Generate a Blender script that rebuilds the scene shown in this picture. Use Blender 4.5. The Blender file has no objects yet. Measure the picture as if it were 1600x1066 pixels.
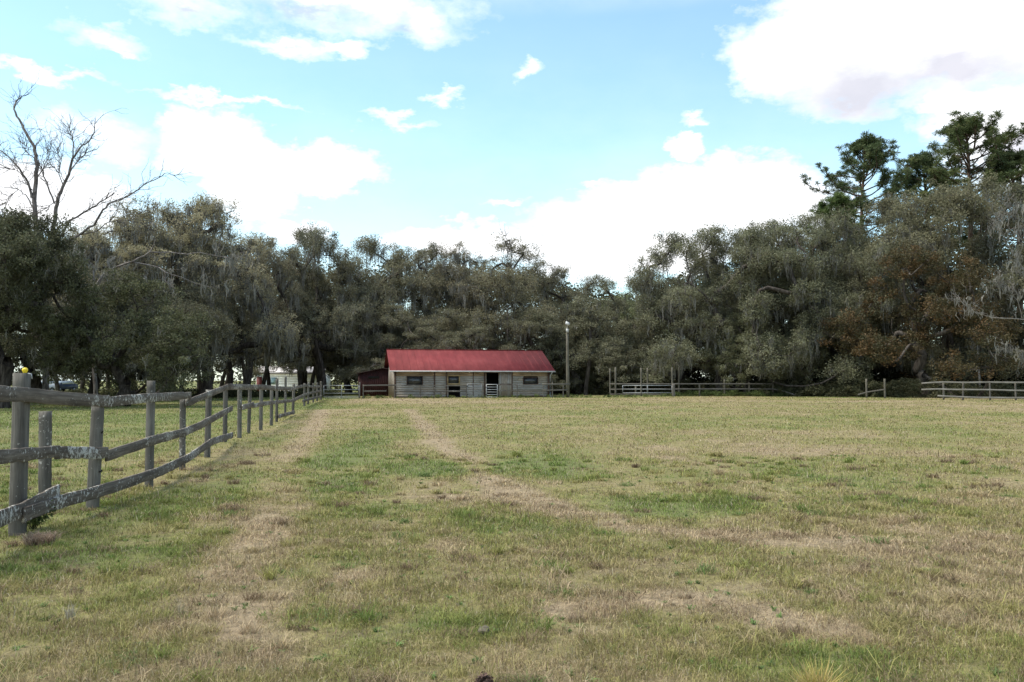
import bpy, math, random
import numpy as np
from mathutils import Vector

SC = bpy.context.scene
COL = SC.collection
rng = np.random.default_rng(7)
random.seed(7)

# ------------------------------------------------------------------ camera
F = 1291.0
PITCH = math.atan(61 / F)
CAMZ = 1.55
cam_d = bpy.data.cameras.new('camera')
cam = bpy.data.objects.new('camera', cam_d)
COL.objects.link(cam)
cam.location = (0, 0, CAMZ)
cam.rotation_euler = (math.pi / 2 + PITCH, 0, 0)
cam_d.sensor_width = 36
cam_d.lens = 36 * F / 1600
cam_d.clip_start = 0.05
cam_d.clip_end = 6000
SC.camera = cam


def ray(px, py):
    a, b = (px - 800) / F, (533 - py) / F
    c, s = math.cos(PITCH), math.sin(PITCH)
    return (a, c - s * b, s + c * b)


def at(px, py, Y):
    d = ray(px, py)
    t = Y / d[1]
    return Vector((d[0] * t, Y, CAMZ + d[2] * t))


def gnd(px, py):
    d = ray(px, py)
    t = -CAMZ / d[2]
    return Vector((d[0] * t, d[1] * t, 0))


# ------------------------------------------------------------------ helpers
def empty(name, loc=(0, 0, 0), rz=0, label=None, cat=None, group=None):
    o = bpy.data.objects.new(name, None)
    COL.objects.link(o)
    o.location = loc
    o.rotation_euler = (0, 0, rz)
    o.empty_display_size = 0.3
    tag(o, label, cat, group)
    return o


def tag(o, label=None, cat=None, group=None, kind=None):
    if label: o['label'] = label
    if cat: o['category'] = cat
    if group: o['group'] = group
    if kind: o['kind'] = kind
    return o


def np_mesh(name, V, faces, mats=None, smooth=False, attrs=None):
    """faces: list of int arrays (n,3) / (n,4)"""
    me = bpy.data.meshes.new(name)
    V = np.asarray(V, dtype=np.float32)
    me.vertices.add(len(V))
    me.vertices.foreach_set('co', V.ravel())
    faces = [np.asarray(f, dtype=np.int32) for f in faces if len(f)]
    nl = sum(f.size for f in faces)
    nf = sum(len(f) for f in faces)
    me.loops.add(nl)
    me.loops.foreach_set('vertex_index', np.concatenate([f.ravel() for f in faces]))
    me.polygons.add(nf)
    tot = np.concatenate([np.full(len(f), f.shape[1], dtype=np.int32) for f in faces])
    st = np.concatenate([[0], np.cumsum(tot)[:-1]]).astype(np.int32)
    me.polygons.foreach_set('loop_start', st)
    me.polygons.foreach_set('loop_total', tot)
    if smooth:
        me.polygons.foreach_set('use_smooth', np.ones(nf, dtype=bool))
    for k, (typ, arr) in (attrs or {}).items():
        a = me.attributes.new(k, typ, 'POINT')
        arr = np.asarray(arr, dtype=np.float32)
        if typ == 'FLOAT': a.data.foreach_set('value', arr)
        elif typ == 'FLOAT_VECTOR': a.data.foreach_set('vector', arr.ravel())
        elif typ == 'FLOAT_COLOR': a.data.foreach_set('color', arr.ravel())
    me.update(calc_edges=True)
    for m in (mats if isinstance(mats, (list, tuple)) else [mats]):
        if m: me.materials.append(m)
    return me


def link(name, me, parent=None):
    o = bpy.data.objects.new(name, me)
    COL.objects.link(o)
    if parent: o.parent = parent
    return o


class MB:
    """collects shapes; 'guv' = grain coordinate (along, across, piece id)"""
    def __init__(s):
        s.V = []; s.Q = []; s.T = []; s.G = []; s.n = 0

    def add(s, V, Q=(), T=(), G=None):
        V = np.asarray(V, float)
        if G is None: G = V.copy()
        s.V.append(V); s.G.append(np.asarray(G, float))
        if len(Q): s.Q.append(np.asarray(Q, int) + s.n)
        if len(T): s.T.append(np.asarray(T, int) + s.n)
        s.n += len(V)

    def box(s, x0, x1, y0, y1, z0, z1, pid=None, axis=0):
        V = np.array([(x, y, z) for x in (x0, x1) for y in (y0, y1) for z in (z0, z1)], float)
        Q = [(0, 1, 3, 2), (4, 6, 7, 5), (0, 4, 5, 1), (2, 3, 7, 6), (0, 2, 6, 4), (1, 5, 7, 3)]
        pid = random.random() * 50 if pid is None else pid
        if axis == 0: G = np.stack([V[:, 0], V[:, 2] + V[:, 1], np.full(8, pid)], 1)
        elif axis == 2: G = np.stack([V[:, 2], V[:, 0] + V[:, 1], np.full(8, pid)], 1)
        else: G = np.stack([V[:, 1], V[:, 0] + V[:, 2], np.full(8, pid)], 1)
        s.add(V, Q, G=G)

    def hexa(s, P):
        """P: 8 corners ordered like box()"""
        Q = [(0, 1, 3, 2), (4, 6, 7, 5), (0, 4, 5, 1), (2, 3, 7, 6), (0, 2, 6, 4), (1, 5, 7, 3)]
        s.add(P, Q)

    def tube(s, pts, rad, m=6, cap=True):
        P = np.asarray(pts, float)
        n = len(P)
        R = np.full(n, rad, float) if np.isscalar(rad) else np.asarray(rad, float)
        T = np.gradient(P, axis=0)
        T /= np.linalg.norm(T, axis=1)[:, None] + 1e-9
        ref = np.array([0, 0, 1.0]) if abs(T[0][2]) < 0.9 else np.array([1.0, 0, 0])
        A = np.cross(T, ref); A /= np.linalg.norm(A, axis=1)[:, None] + 1e-9
        B = np.cross(A, T)
        th = np.linspace(0, 2 * np.pi, m, endpoint=False)
        ring = (np.cos(th)[None, :, None] * A[:, None, :] + np.sin(th)[None, :, None] * B[:, None, :]) * R[:, None, None]
        V = (P[:, None, :] + ring).reshape(-1, 3)
        L = np.concatenate([[0], np.cumsum(np.linalg.norm(np.diff(P, axis=0), axis=1))])
        pid = random.random() * 50
        G = np.stack([np.repeat(L, m), np.tile(np.abs(th - np.pi) * 0.1, n), np.full(n * m, pid)], 1)
        i = np.arange(n - 1)[:, None] * m
        j = np.arange(m)[None, :]; k = (j + 1) % m
        Q = np.stack([i + j, i + k, i + m + k, i + m + j], -1).reshape(-1, 4)
        Tt = []
        if cap:
            Tt = [(0, q + 1, q) for q in range(1, m - 1)] + [((n - 1) * m, (n - 1) * m + q, (n - 1) * m + q + 1) for q in range(1, m - 1)]
        s.add(V, Q, Tt, G)

    def sweep(s, pts, w, h, side, jit=0.0, bev=0.006, sub=6):
        """weathered board: section w (along 'side') x h, following pts, edges worn by jit"""
        P = np.asarray(pts, float)
        L0 = np.concatenate([[0], np.cumsum(np.linalg.norm(np.diff(P, axis=0), axis=1))])
        n = max(3, int(sub * (len(P) - 1)) + 1)
        t = np.linspace(0, L0[-1], n)
        P = np.stack([np.interp(t, L0, P[:, k]) for k in range(3)], 1)
        if n > 6:                                    # soften the kinks
            for _ in range(1):
                P[1:-1] = (P[:-2] + 2 * P[1:-1] + P[2:]) / 4
        T = np.gradient(P, axis=0); T /= np.linalg.norm(T, axis=1)[:, None]
        S = np.tile(np.asarray(side, float), (n, 1))
        S -= (S * T).sum(1)[:, None] * T; S /= np.linalg.norm(S, axis=1)[:, None]
        U = np.cross(S, T)
        a, b = w / 2, h / 2
        sec = np.array([(-a + bev, -b), (a - bev, -b), (a, -b + bev), (a, b - bev), (a - bev, b), (-a + bev, b), (-a, b - bev), (-a, -b + bev)])
        V = P[:, None, :] + sec[None, :, 0, None] * S[:, None, :] + sec[None, :, 1, None] * U[:, None, :]
        if jit:
            j = np.random.default_rng(int(abs(P[0].sum()) * 1000) % 99991).normal(0, jit, (n, 2, 1))
            V[:, [0, 1, 2, 7]] += (j[:, 0:1] * U[:, None, :])
            V[:, [3, 4, 5, 6]] += (j[:, 1:2] * U[:, None, :]) * .7
        pid = random.random() * 50
        G = np.stack([np.repeat(t, 8), np.tile(sec[:, 1] + sec[:, 0] * .6, n), np.full(n * 8, pid)], 1)
        i = np.arange(n - 1)[:, None] * 8
        jj = np.arange(8)[None, :]; k = (jj + 1) % 8
        Q = np.stack([i + jj, i + k, i + 8 + k, i + 8 + jj], -1).reshape(-1, 4)
        Tt = [(0, q + 1, q) for q in range(1, 7)] + [((n - 1) * 8, (n - 1) * 8 + q, (n - 1) * 8 + q + 1) for q in range(1, 7)]
        s.add(V.reshape(-1, 3), Q, Tt, G)

    def mesh(s, name, mat, smooth=False):
        f = []
        if s.Q: f.append(np.concatenate(s.Q))
        if s.T: f.append(np.concatenate(s.T))
        return np_mesh(name, np.concatenate(s.V), f, mat, smooth, {'guv': ('FLOAT_VECTOR', np.concatenate(s.G))})

    def build(s, name, mat, parent=None, smooth=False):
        return link(name, s.mesh(name, mat, smooth), parent)


# ------------------------------------------------------------------ numpy noise
_tab = np.random.default_rng(3).random((256, 256))


def vnoise(x, y):
    xi, yi = np.floor(x).astype(int), np.floor(y).astype(int)
    fx, fy = x - xi, y - yi
    fx = fx * fx * (3 - 2 * fx); fy = fy * fy * (3 - 2 * fy)
    g = lambda a, b: _tab[a & 255, b & 255]
    return (g(xi, yi) * (1 - fx) + g(xi + 1, yi) * fx) * (1 - fy) + (g(xi, yi + 1) * (1 - fx) + g(xi + 1, yi + 1) * fx) * fy


def fbm(x, y, sc, oct=4, off=0.0):
    x = np.asarray(x, float) / sc + off; y = np.asarray(y, float) / sc + off * 1.7
    v = 0; a = 1; t = 0
    for _ in range(oct):
        v = v + a * vnoise(x, y); t += a; a *= .55; x = x * 2.03 + 11.3; y = y * 2.03 + 5.7
    return v / t


# ------------------------------------------------------------------ node helpers
def mat_new(name):
    m = bpy.data.materials.new(name); m.use_nodes = True
    nt = m.node_tree; nt.nodes.clear()
    return m, nt


def N(nt, typ, **kw):
    n = nt.nodes.new(typ)
    for k, v in kw.items():
        if k.startswith('i_'): n.inputs[k[2:].replace('_', ' ')].default_value = v
        else: setattr(n, k, v)
    return n


def ramp(nt, fac, stops):
    r = nt.nodes.new('ShaderNodeValToRGB')
    e = r.color_ramp.elements
    while len(e) < len(stops): e.new(.5)
    for q, (p, c) in zip(e, stops):
        q.position = p; q.color = (*c, 1) if len(c) == 3 else c
    nt.links.new(fac, r.inputs[0])
    return r.outputs[0]


def mixc(nt, fac, a, b, mode='MIX'):
    m = nt.nodes.new('ShaderNodeMix'); m.data_type = 'RGBA'; m.blend_type = mode
    for sock, v in ((m.inputs[0], fac), (m.inputs[6], a), (m.inputs[7], b)):
        if isinstance(v, (int, float)): sock.default_value = v
        elif isinstance(v, tuple): sock.default_value = (*v, 1) if len(v) == 3 else v
        else: nt.links.new(v, sock)
    return m.outputs[2]


def mth(nt, op, a, b=None, c=None, clamp=False):
    m = nt.nodes.new('ShaderNodeMath'); m.operation = op; m.use_clamp = clamp
    for i, v in enumerate((a, b, c)):
        if v is None: continue
        if isinstance(v, (int, float)): m.inputs[i].default_value = v
        else: nt.links.new(v, m.inputs[i])
    return m.outputs[0]


def noise(nt, vec, scale, detail=4, rough=.55, dist=0.0):
    n = N(nt, 'ShaderNodeTexNoise', i_Scale=scale, i_Detail=detail, i_Roughness=rough, i_Distortion=dist)
    if vec is not None: nt.links.new(vec, n.inputs['Vector'])
    return n.outputs['Fac']


def finish(m, nt, col, rough=.85, bump=None, bs=.3, bd=.01, spec=.3, metal=0, trans=None):
    b = N(nt, 'ShaderNodeBsdfPrincipled')
    b.inputs['Roughness'].default_value = rough
    b.inputs['Specular IOR Level'].default_value = spec
    b.inputs['Metallic'].default_value = metal
    if isinstance(col, tuple): b.inputs['Base Color'].default_value = (*col, 1)
    else: nt.links.new(col, b.inputs['Base Color'])
    if bump is not None:
        bp = N(nt, 'ShaderNodeBump', i_Strength=bs, i_Distance=bd)
        nt.links.new(bump, bp.inputs['Height']); nt.links.new(bp.outputs[0], b.inputs['Normal'])
    out = N(nt, 'ShaderNodeOutputMaterial')
    sh = b.outputs[0]
    if trans:
        tr = N(nt, 'ShaderNodeBsdfTranslucent'); mx = N(nt, 'ShaderNodeMixShader'); mx.inputs[0].default_value = trans
        if isinstance(col, tuple): tr.inputs[0].default_value = (*col, 1)
        else: nt.links.new(col, tr.inputs[0])
        nt.links.new(sh, mx.inputs[1]); nt.links.new(tr.outputs[0], mx.inputs[2]); sh = mx.outputs[0]
    nt.links.new(sh, out.inputs[0])
    return m


def geo_pos(nt): return N(nt, 'ShaderNodeTexCoord').outputs['Object']


def plain(name, col, rough=.6, var=.15, scale=3.0, metal=0, spec=.4):
    m, nt = mat_new(name)
    f = noise(nt, geo_pos(nt), scale, 5, .6)
    a = tuple(c * (1 - var * 1.6) for c in col); b = tuple(min(1, c * (1 + var)) for c in col)
    return finish(m, nt, ramp(nt, f, [(.3, a), (.7, b)]), rough, f, .15, .01, spec, metal)


def wood_mat(name, dark, mid, light, lichen=0.0, warm=None, bumpd=.006, gs=1.0):
    """weathered timber with grain along guv.x; greenish-white lichen spots"""
    m, nt = mat_new(name)
    at_ = N(nt, 'ShaderNodeAttribute', attribute_name='guv')
    mp = N(nt, 'ShaderNodeMapping'); mp.inputs['Scale'].default_value = (1.6 * gs, 42 * gs, 3.1)
    nt.links.new(at_.outputs['Vector'], mp.inputs[0])
    g = noise(nt, mp.outputs[0], 1.0, 6, .65, .6)
    mp2 = N(nt, 'ShaderNodeMapping'); mp2.inputs['Scale'].default_value = (1.7, 6, 3.1)
    nt.links.new(at_.outputs['Vector'], mp2.inputs[0])
    g2 = noise(nt, mp2.outputs[0], 1.0, 4, .6)
    f = mth(nt, 'ADD', mth(nt, 'MULTIPLY', g, .6), mth(nt, 'MULTIPLY', g2, .4))
    c = ramp(nt, f, [(.33, dark), (.5, mid), (.67, light)])
    if warm:
        sep = N(nt, 'ShaderNodeSeparateXYZ'); nt.links.new(at_.outputs['Vector'], sep.inputs[0])
        wn = N(nt, 'ShaderNodeTexWhiteNoise'); wn.noise_dimensions = '1D'
        nt.links.new(sep.outputs[2], wn.inputs['W'])
        fac = mth(nt, 'MULTIPLY', mth(nt, 'GREATER_THAN', wn.outputs[0], .62), .55)
        c = mixc(nt, fac, c, warm)
    pos = geo_pos(nt)
    bl = noise(nt, pos, 1.3, 3)
    c = mixc(nt, ramp(nt, bl, [(.35, (0, 0, 0)), (.65, (.35, .35, .35))]), c, tuple(x * .45 for x in mid))
    if lichen:
        vo = noise(nt, pos, 22, 5, .7); area = noise(nt, pos, 1.1, 2)
        k = mth(nt, 'ADD', vo, mth(nt, 'MULTIPLY', area, .5))
        fac = ramp(nt, k, [(.93 - lichen * .1, (0, 0, 0)), (.965 - lichen * .1, (.9, .9, .9))])
        c = mixc(nt, fac, c, (.46, .44, .40))
    return finish(m, nt, c, .9, f, .7, bumpd, .2)


M = {}
M['fence'] = wood_mat('weathered_fence_wood', (.045, .036, .029), (.125, .102, .083), (.25, .215, .175), lichen=1.0)
M['post'] = wood_mat('weathered_post_wood', (.05, .045, .04), (.12, .11, .096), (.21, .195, .172), lichen=.35)
M['rail_far'] = wood_mat('grey_rail_wood', (.07, .062, .054), (.135, .122, .106), (.205, .19, .165), lichen=0)
M['rail_pale'] = wood_mat('pale_rail_wood', (.13, .118, .104), (.22, .205, .182), (.32, .30, .27), lichen=0)
M['pole'] = wood_mat('pole_wood', (.075, .068, .055), (.135, .122, .098), (.19, .175, .14), lichen=0)
M['barn'] = wood_mat('barn_boards', (.19, .175, .158), (.31, .288, .26), (.44, .415, .38), lichen=0, warm=(.32, .245, .17), bumpd=.01, gs=.6)
M['barn_warm'] = wood_mat('barn_top_board', (.19, .14, .09), (.32, .235, .155), (.42, .34, .24), lichen=0, bumpd=.01, gs=.6)
M['barn_trim'] = wood_mat('barn_dark_trim', (.05, .03, .024), (.10, .06, .045), (.17, .11, .08), lichen=0)
M['yellow_wood'] = wood_mat('new_pine_trim', (.25, .175, .085), (.34, .25, .13), (.42, .32, .18), lichen=0)
M['white_metal'] = plain('painted_white_metal', (.45, .45, .45), .5, .12)
M['galv'] = plain('galvanised_steel', (.27, .285, .30), .45, .2, 6, metal=.35)
M['gate_pale'] = plain('dull_gate_steel', (.34, .36, .38), .5, .2, 6, metal=.2)
M['dark'] = plain('dark_interior', (.02, .018, .016), .9, .3)  # near-black: paints the unlit barn inside, also plain dark fittings
M['dirt'] = plain('barn_dirt_floor', (.10, .08, .06), .95, .3)
M['glassdark'] = plain('dusty_dark_window', (.035, .037, .04), .25, .4, 2, spec=.6)
M['yellow'] = plain('yellow_plastic', (.85, .62, .03), .4, .08)
M['maroon'] = plain('maroon_boards', (.045, .012, .012), .8, .3, 2)
M['maroon_roof'] = plain('maroon_roof', (.03, .012, .012), .8, .3, 2)
M['white_wall'] = plain('white_siding', (.80, .80, .77), .7, .12, 1.5)
M['stone'] = plain('buff_stone', (.13, .11, .08), .9, .3, 14)
M['seed'] = plain('brown_seed_head', (.09, .055, .042), .95, .5, 60)
M['tyre'] = plain('rubber', (.02, .02, .02), .9)
M['carwhite'] = plain('white_car_paint', (.72, .72, .72), .3, .04)
M['carblue'] = plain('dark_blue_car_paint', (.03, .045, .09), .3, .05)
M['carglass'] = plain('car_glass', (.35, .40, .44), .08, .1, spec=.9)


# red ribbed metal roof
def roof_mat():
    m, nt = mat_new('faded_red_metal')
    pos = geo_pos(nt)
    mp = N(nt, 'ShaderNodeMapping'); mp.inputs['Scale'].default_value = (1.3, .35, .35); nt.links.new(pos, mp.inputs[0])
    f = noise(nt, mp.outputs[0], 1.4, 6, .65)
    c = ramp(nt, f, [(.3, (.11, .013, .016)), (.5, (.15, .019, .023)), (.7, (.20, .036, .038))])
    f2 = noise(nt, pos, .25, 2)
    c = mixc(nt, mth(nt, 'MULTIPLY', f2, .35), c, (.16, .052, .047))
    sep = N(nt, 'ShaderNodeSeparateXYZ'); nt.links.new(pos, sep.inputs[0])
    fr = mth(nt, 'FRACT', mth(nt, 'DIVIDE', sep.outputs[0], .91))
    seam = mth(nt, 'LESS_THAN', fr, .05)
    fr2 = mth(nt, 'FRACT', mth(nt, 'DIVIDE', sep.outputs[1], 1.25))
    seam2 = mth(nt, 'LESS_THAN', fr2, .04)
    c = mixc(nt, mth(nt, 'MULTIPLY', mth(nt, 'MAXIMUM', seam, seam2), .38), c, (.10, .02, .025))
    return finish(m, nt, c, .8, f, .2, .01, .2)


M['roof'] = roof_mat()


def bark_mat(name, a, b, c_):
    m, nt = mat_new(name)
    pos = geo_pos(nt)
    mp = N(nt, 'ShaderNodeMapping'); mp.inputs['Scale'].default_value = (1, 1, .3); nt.links.new(pos, mp.inputs[0])
    f = noise(nt, mp.outputs[0], 6, 6, .65)
    oi = N(nt, 'ShaderNodeObjectInfo')
    f = mth(nt, 'ADD', f, mth(nt, 'MULTIPLY', mth(nt, 'SUBTRACT', oi.outputs['Random'], .5), .15))
    return finish(m, nt, ramp(nt, f, [(.35, a), (.5, b), (.68, c_)]), .95, f, .8, .03, .1)


M['bark'] = bark_mat('oak_bark', (.022, .018, .015), (.055, .046, .04), (.11, .095, .082))
M['bark_dead'] = bark_mat('dead_grey_bark', (.06, .05, .046), (.15, .13, .12), (.27, .245, .23))
M['bark_pale'] = bark_mat('pale_bare_bark', (.09, .082, .072), (.17, .155, .14), (.27, .25, .225))
M['bark_pine'] = bark_mat('pine_bark', (.05, .035, .027), (.11, .075, .055), (.19, .14, .11))


def leaf_mat(name, dark, mid, light, trans=.34):
    """per-clump tint attribute + per-leaf tint; obj.color multiplies"""
    m, nt = mat_new(name)
    a = N(nt, 'ShaderNodeAttribute', attribute_name='tint')
    c = ramp(nt, a.outputs['Fac'], [(0.0, dark), (.5, mid), (1.0, light)])
    oi = N(nt, 'ShaderNodeObjectInfo')
    c = mixc(nt, 1.0, c, oi.outputs['Color'], 'MULTIPLY')
    return finish(m, nt, c, .65, None, spec=.25, trans=trans)


M['leaf'] = leaf_mat('oak_leaves', (.084, .082, .050), (.17, .165, .103), (.285, .272, .185))
M['needle'] = leaf_mat('pine_needles', (.045, .065, .028), (.085, .115, .048), (.17, .19, .085))
M['rust'] = leaf_mat('rusty_leaves', (.038, .042, .018), (.082, .066, .030), (.150, .082, .034))
M['moss'] = leaf_mat('spanish_moss', (.13, .125, .108), (.21, .203, .178), (.30, .29, .26), .3)
M['scrub'] = leaf_mat('scrub_leaves', (.028, .032, .017), (.058, .062, .03), (.12, .112, .06))


# ------------------------------------------------------------------ light & sky
SUN_AZ, SUN_EL = math.radians(-95), math.radians(60)   # azimuth measured clockwise from +Y: high on the left
w = bpy.data.worlds.new('World'); SC.world = w; w.use_nodes = True
nt = w.node_tree; nt.nodes.clear()
sky = N(nt, 'ShaderNodeTexSky', sky_type='NISHITA', sun_disc=False)
sky.sun_elevation = SUN_EL; sky.sun_rotation = SUN_AZ
sky.air_density = 1.0; sky.dust_density = .6; sky.ozone_density = 2.0
tc = N(nt, 'ShaderNodeTexCoord')
nrm = N(nt, 'ShaderNodeVectorMath', operation='NORMALIZE'); nt.links.new(tc.outputs['Generated'], nrm.inputs[0])
sp = N(nt, 'ShaderNodeSeparateXYZ'); nt.links.new(nrm.outputs[0], sp.inputs[0])
az = mth(nt, 'ARCTAN2', sp.outputs[0], sp.outputs[1])
el = mth(nt, 'ARCSINE', sp.outputs[2])
# billowing edges: displace the direction by noise before testing the clouds
mpn = N(nt, 'ShaderNodeMapping'); mpn.inputs['Scale'].default_value = (1, 1, 1.6); nt.links.new(nrm.outputs[0], mpn.inputs[0])
n1 = noise(nt, mpn.outputs[0], 9, 8, .62)
mpo = N(nt, 'ShaderNodeMapping'); mpo.inputs['Location'].default_value = (3.3, 1.7, 8.1); mpo.inputs['Scale'].default_value = (1, 1, 2.2)
nt.links.new(nrm.outputs[0], mpo.inputs[0])
n2 = noise(nt, mpo.outputs[0], 16, 8, .62)
azd = mth(nt, 'ADD', az, mth(nt, 'MULTIPLY', mth(nt, 'SUBTRACT', n1, .5), .085))
eld = mth(nt, 'ADD', el, mth(nt, 'MULTIPLY', mth(nt, 'SUBTRACT', n2, .5), .075))


def blob(px, py, rx, ry, k=1.0):
    d = Vector(ray(px, py)).normalized()
    a0, e0 = math.atan2(d.x, d.y), math.asin(d.z)
    u = mth(nt, 'DIVIDE', mth(nt, 'SUBTRACT', azd, a0), rx / F)
    v = mth(nt, 'DIVIDE', mth(nt, 'SUBTRACT', eld, e0), ry / F)
    r = mth(nt, 'SQRT', mth(nt, 'ADD', mth(nt, 'MULTIPLY', u, u), mth(nt, 'MULTIPLY', v, v)))
    return mth(nt, 'MULTIPLY', mth(nt, 'SUBTRACT', 1.15, r), k)


def field(blobs):
    cur = None
    for b in blobs:
        x = blob(*b)
        cur = x if cur is None else mth(nt, 'SMOOTH_MAX', cur, x, .12)
    return cur


thick = field([(1400, 40, 235, 85), (1250, 85, 105, 62), (1330, 125, 110, 50), (1530, 70, 150, 75), (1560, 190, 105, 48), (1470, 165, 32, 18), (1620, 215, 120, 60),
               (325, 235, 75, 52), (420, 262, 125, 42), (520, 255, 75, 34), (390, 310, 55, 36), (460, 358, 50, 18), (275, 190, 9, 9),
               (80, 310, 110, 48), (20, 290, 80, 40),
               (1030, 340, 190, 48), (1140, 300, 130, 55), (1065, 228, 24, 18), (870, 385, 200, 32), (700, 372, 90, 22), (1200, 320, 120, 60), (1000, 400, 200, 40), (730, 380, 150, 20)])
thin = field([(560, 15, 190, 40), (300, 12, 80, 28), (660, 42, 80, 24), (450, 68, 90, 16), (540, 72, 60, 10), (152, 52, 58, 20), (190, 80, 20, 8), (815, 110, 26, 13), (685, 157, 34, 8), (620, 190, 60, 10),
              (1088, 187, 20, 9), (60, 115, 90, 8), (150, 205, 90, 26), (180, 235, 40, 20), (920, 296, 30, 5), (800, 318, 40, 6), (350, 160, 120, 8)])
edge = noise(nt, mpn.outputs[0], 30, 6, .6)
ed = mth(nt, 'MULTIPLY', mth(nt, 'SUBTRACT', edge, .5), .95)
t1 = ramp(nt, mth(nt, 'ADD', thick, ed), [(.0, (0, 0, 0)), (.25, (.55, .55, .55)), (.6, (1, 1, 1))])
t2 = ramp(nt, mth(nt, 'ADD', thin, mth(nt, 'MULTIPLY', ed, 1.6)), [(-.0, (0, 0, 0)), (1.0, (.75, .75, .75))])
# overall cloudiness elsewhere (behind the camera, overhead)
cl = ramp(nt, noise(nt, mpn.outputs[0], 2.6, 8, .6), [(.5, (0, 0, 0)), (.62, (1, 1, 1))])
front = ramp(nt, sp.outputs[1], [(.45, (1, 1, 1)), (.7, (0, 0, 0))])
upm = ramp(nt, el, [(.42, (0, 0, 0)), (.55, (1, 1, 1))])
cl = mth(nt, 'MULTIPLY', cl, mth(nt, 'MAXIMUM', front, upm))
cov = mth(nt, 'MAXIMUM', mth(nt, 'MAXIMUM', t1, t2), cl)
# grey-lilac undersides
gr = field([(1345, 142, 150, 62), (1480, 110, 170, 45), (300, 14, 45, 16), (470, 20, 120, 12), (640, 48, 30, 12), (1600, 232, 60, 16)])
grm = ramp(nt, gr, [(0, (0, 0, 0)), (1.0, (.75, .75, .75))])
lum = noise(nt, mpn.outputs[0], 14, 5, .55)
cc = ramp(nt, lum, [(.3, (.80, .84, .88)), (.6, (1.05, 1.05, 1.06))])
cc = mixc(nt, mth(nt, 'MULTIPLY', grm, 1.0), cc, (.45, .45, .53))
# clear sky: Nishita at 0.1, tinted by the camera's response
SKYK = .13
skc = mixc(nt, 1.0, sky.outputs[0], (SKYK * 1.56, SKYK * 1.70, SKYK * 1.5), 'MULTIPLY')
skm = skc
veil = ramp(nt, el, [(0.0, (.62, .62, .62)), (.22, (.27, .27, .27)), (.45, (.0, .0, .0))])
vn = mth(nt, 'MULTIPLY', veil, ramp(nt, noise(nt, mpo.outputs[0], 4, 6, .6), [(.35, (.25, .25, .25)), (.68, (1.3, 1.3, 1.3))]))
skv = mixc(nt, vn, skm, (.72, .86, .95))
fin = mixc(nt, cov, skv, cc)
# the Background runs at 0.1 as a physical sky would; colours above are given for strength 1
sc10 = mixc(nt, 1.0, fin, (10, 10, 10), 'MULTIPLY')
bg = N(nt, 'ShaderNodeBackground', i_Strength=.1); nt.links.new(sc10, bg.inputs[0])
nt.links.new(bg.outputs[0], N(nt, 'ShaderNodeOutputWorld').inputs[0])

sl = bpy.data.lights.new('sun', 'SUN'); sun = bpy.data.objects.new('sun', sl); COL.objects.link(sun)
sl.energy = 3.9; sl.angle = math.radians(28); sl.color = (1, .94, .82)
sd = Vector((math.sin(SUN_AZ) * math.cos(SUN_EL), math.cos(SUN_AZ) * math.cos(SUN_EL), math.sin(SUN_EL)))
sun.rotation_euler = (-sd).to_track_quat('-Z', 'Y').to_euler()
SC.view_settings.view_transform = 'Standard'; SC.view_settings.look = 'None'
SC.view_settings.exposure = 0.55; SC.view_settings.gamma = 1

# ------------------------------------------------------------------ field
def gz(x, y):
    r = np.hypot(x, y)
    return (fbm(x, y, 2.2, 3, 4) - .5) * .05 * np.clip(1.2 - r / 60, 0, 1) + (fbm(x, y, .5, 2, 9) - .5) * .03 * np.clip(1.2 - r / 18, 0, 1)


# raked strips of dead hay and green patches, placed on the ground
STRIPS = [([(640, 640), (690, 695), (745, 735), (800, 770), (880, 800), (1000, 825), (1160, 840), (1330, 850)], .34, .95),
          ([(505, 640), (470, 700), (440, 760), (415, 820), (370, 880), (330, 960)], .36, .62),
          ([(1020, 700), (1100, 735), (1250, 760), (1600, 790)], .6, .4),
          ([(900, 950), (1050, 930), (1200, 960), (1330, 1000)], .2, .8),
          ([(560, 900), (420, 960), (380, 1030)], .25, .5)]
GREENS = [(680, 732, 1.0, 1.6, 1.0), (850, 727, 1.0, 1.8, .9), (1060, 787, 1.3, .9, .8), (520, 715, .8, 5, .8), (530, 760, .8, 1.6, .6), (590, 680, 1.2, 5, .5), (620, 800, .9, .8, .5), (800, 820, 1, .8, .5), (1290, 735, 3, 2.5, .5), (1340, 1040, .7, .4, .7), (700, 980, .6, .35, .6), (200, 860, .9, .9, .5)]


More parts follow.
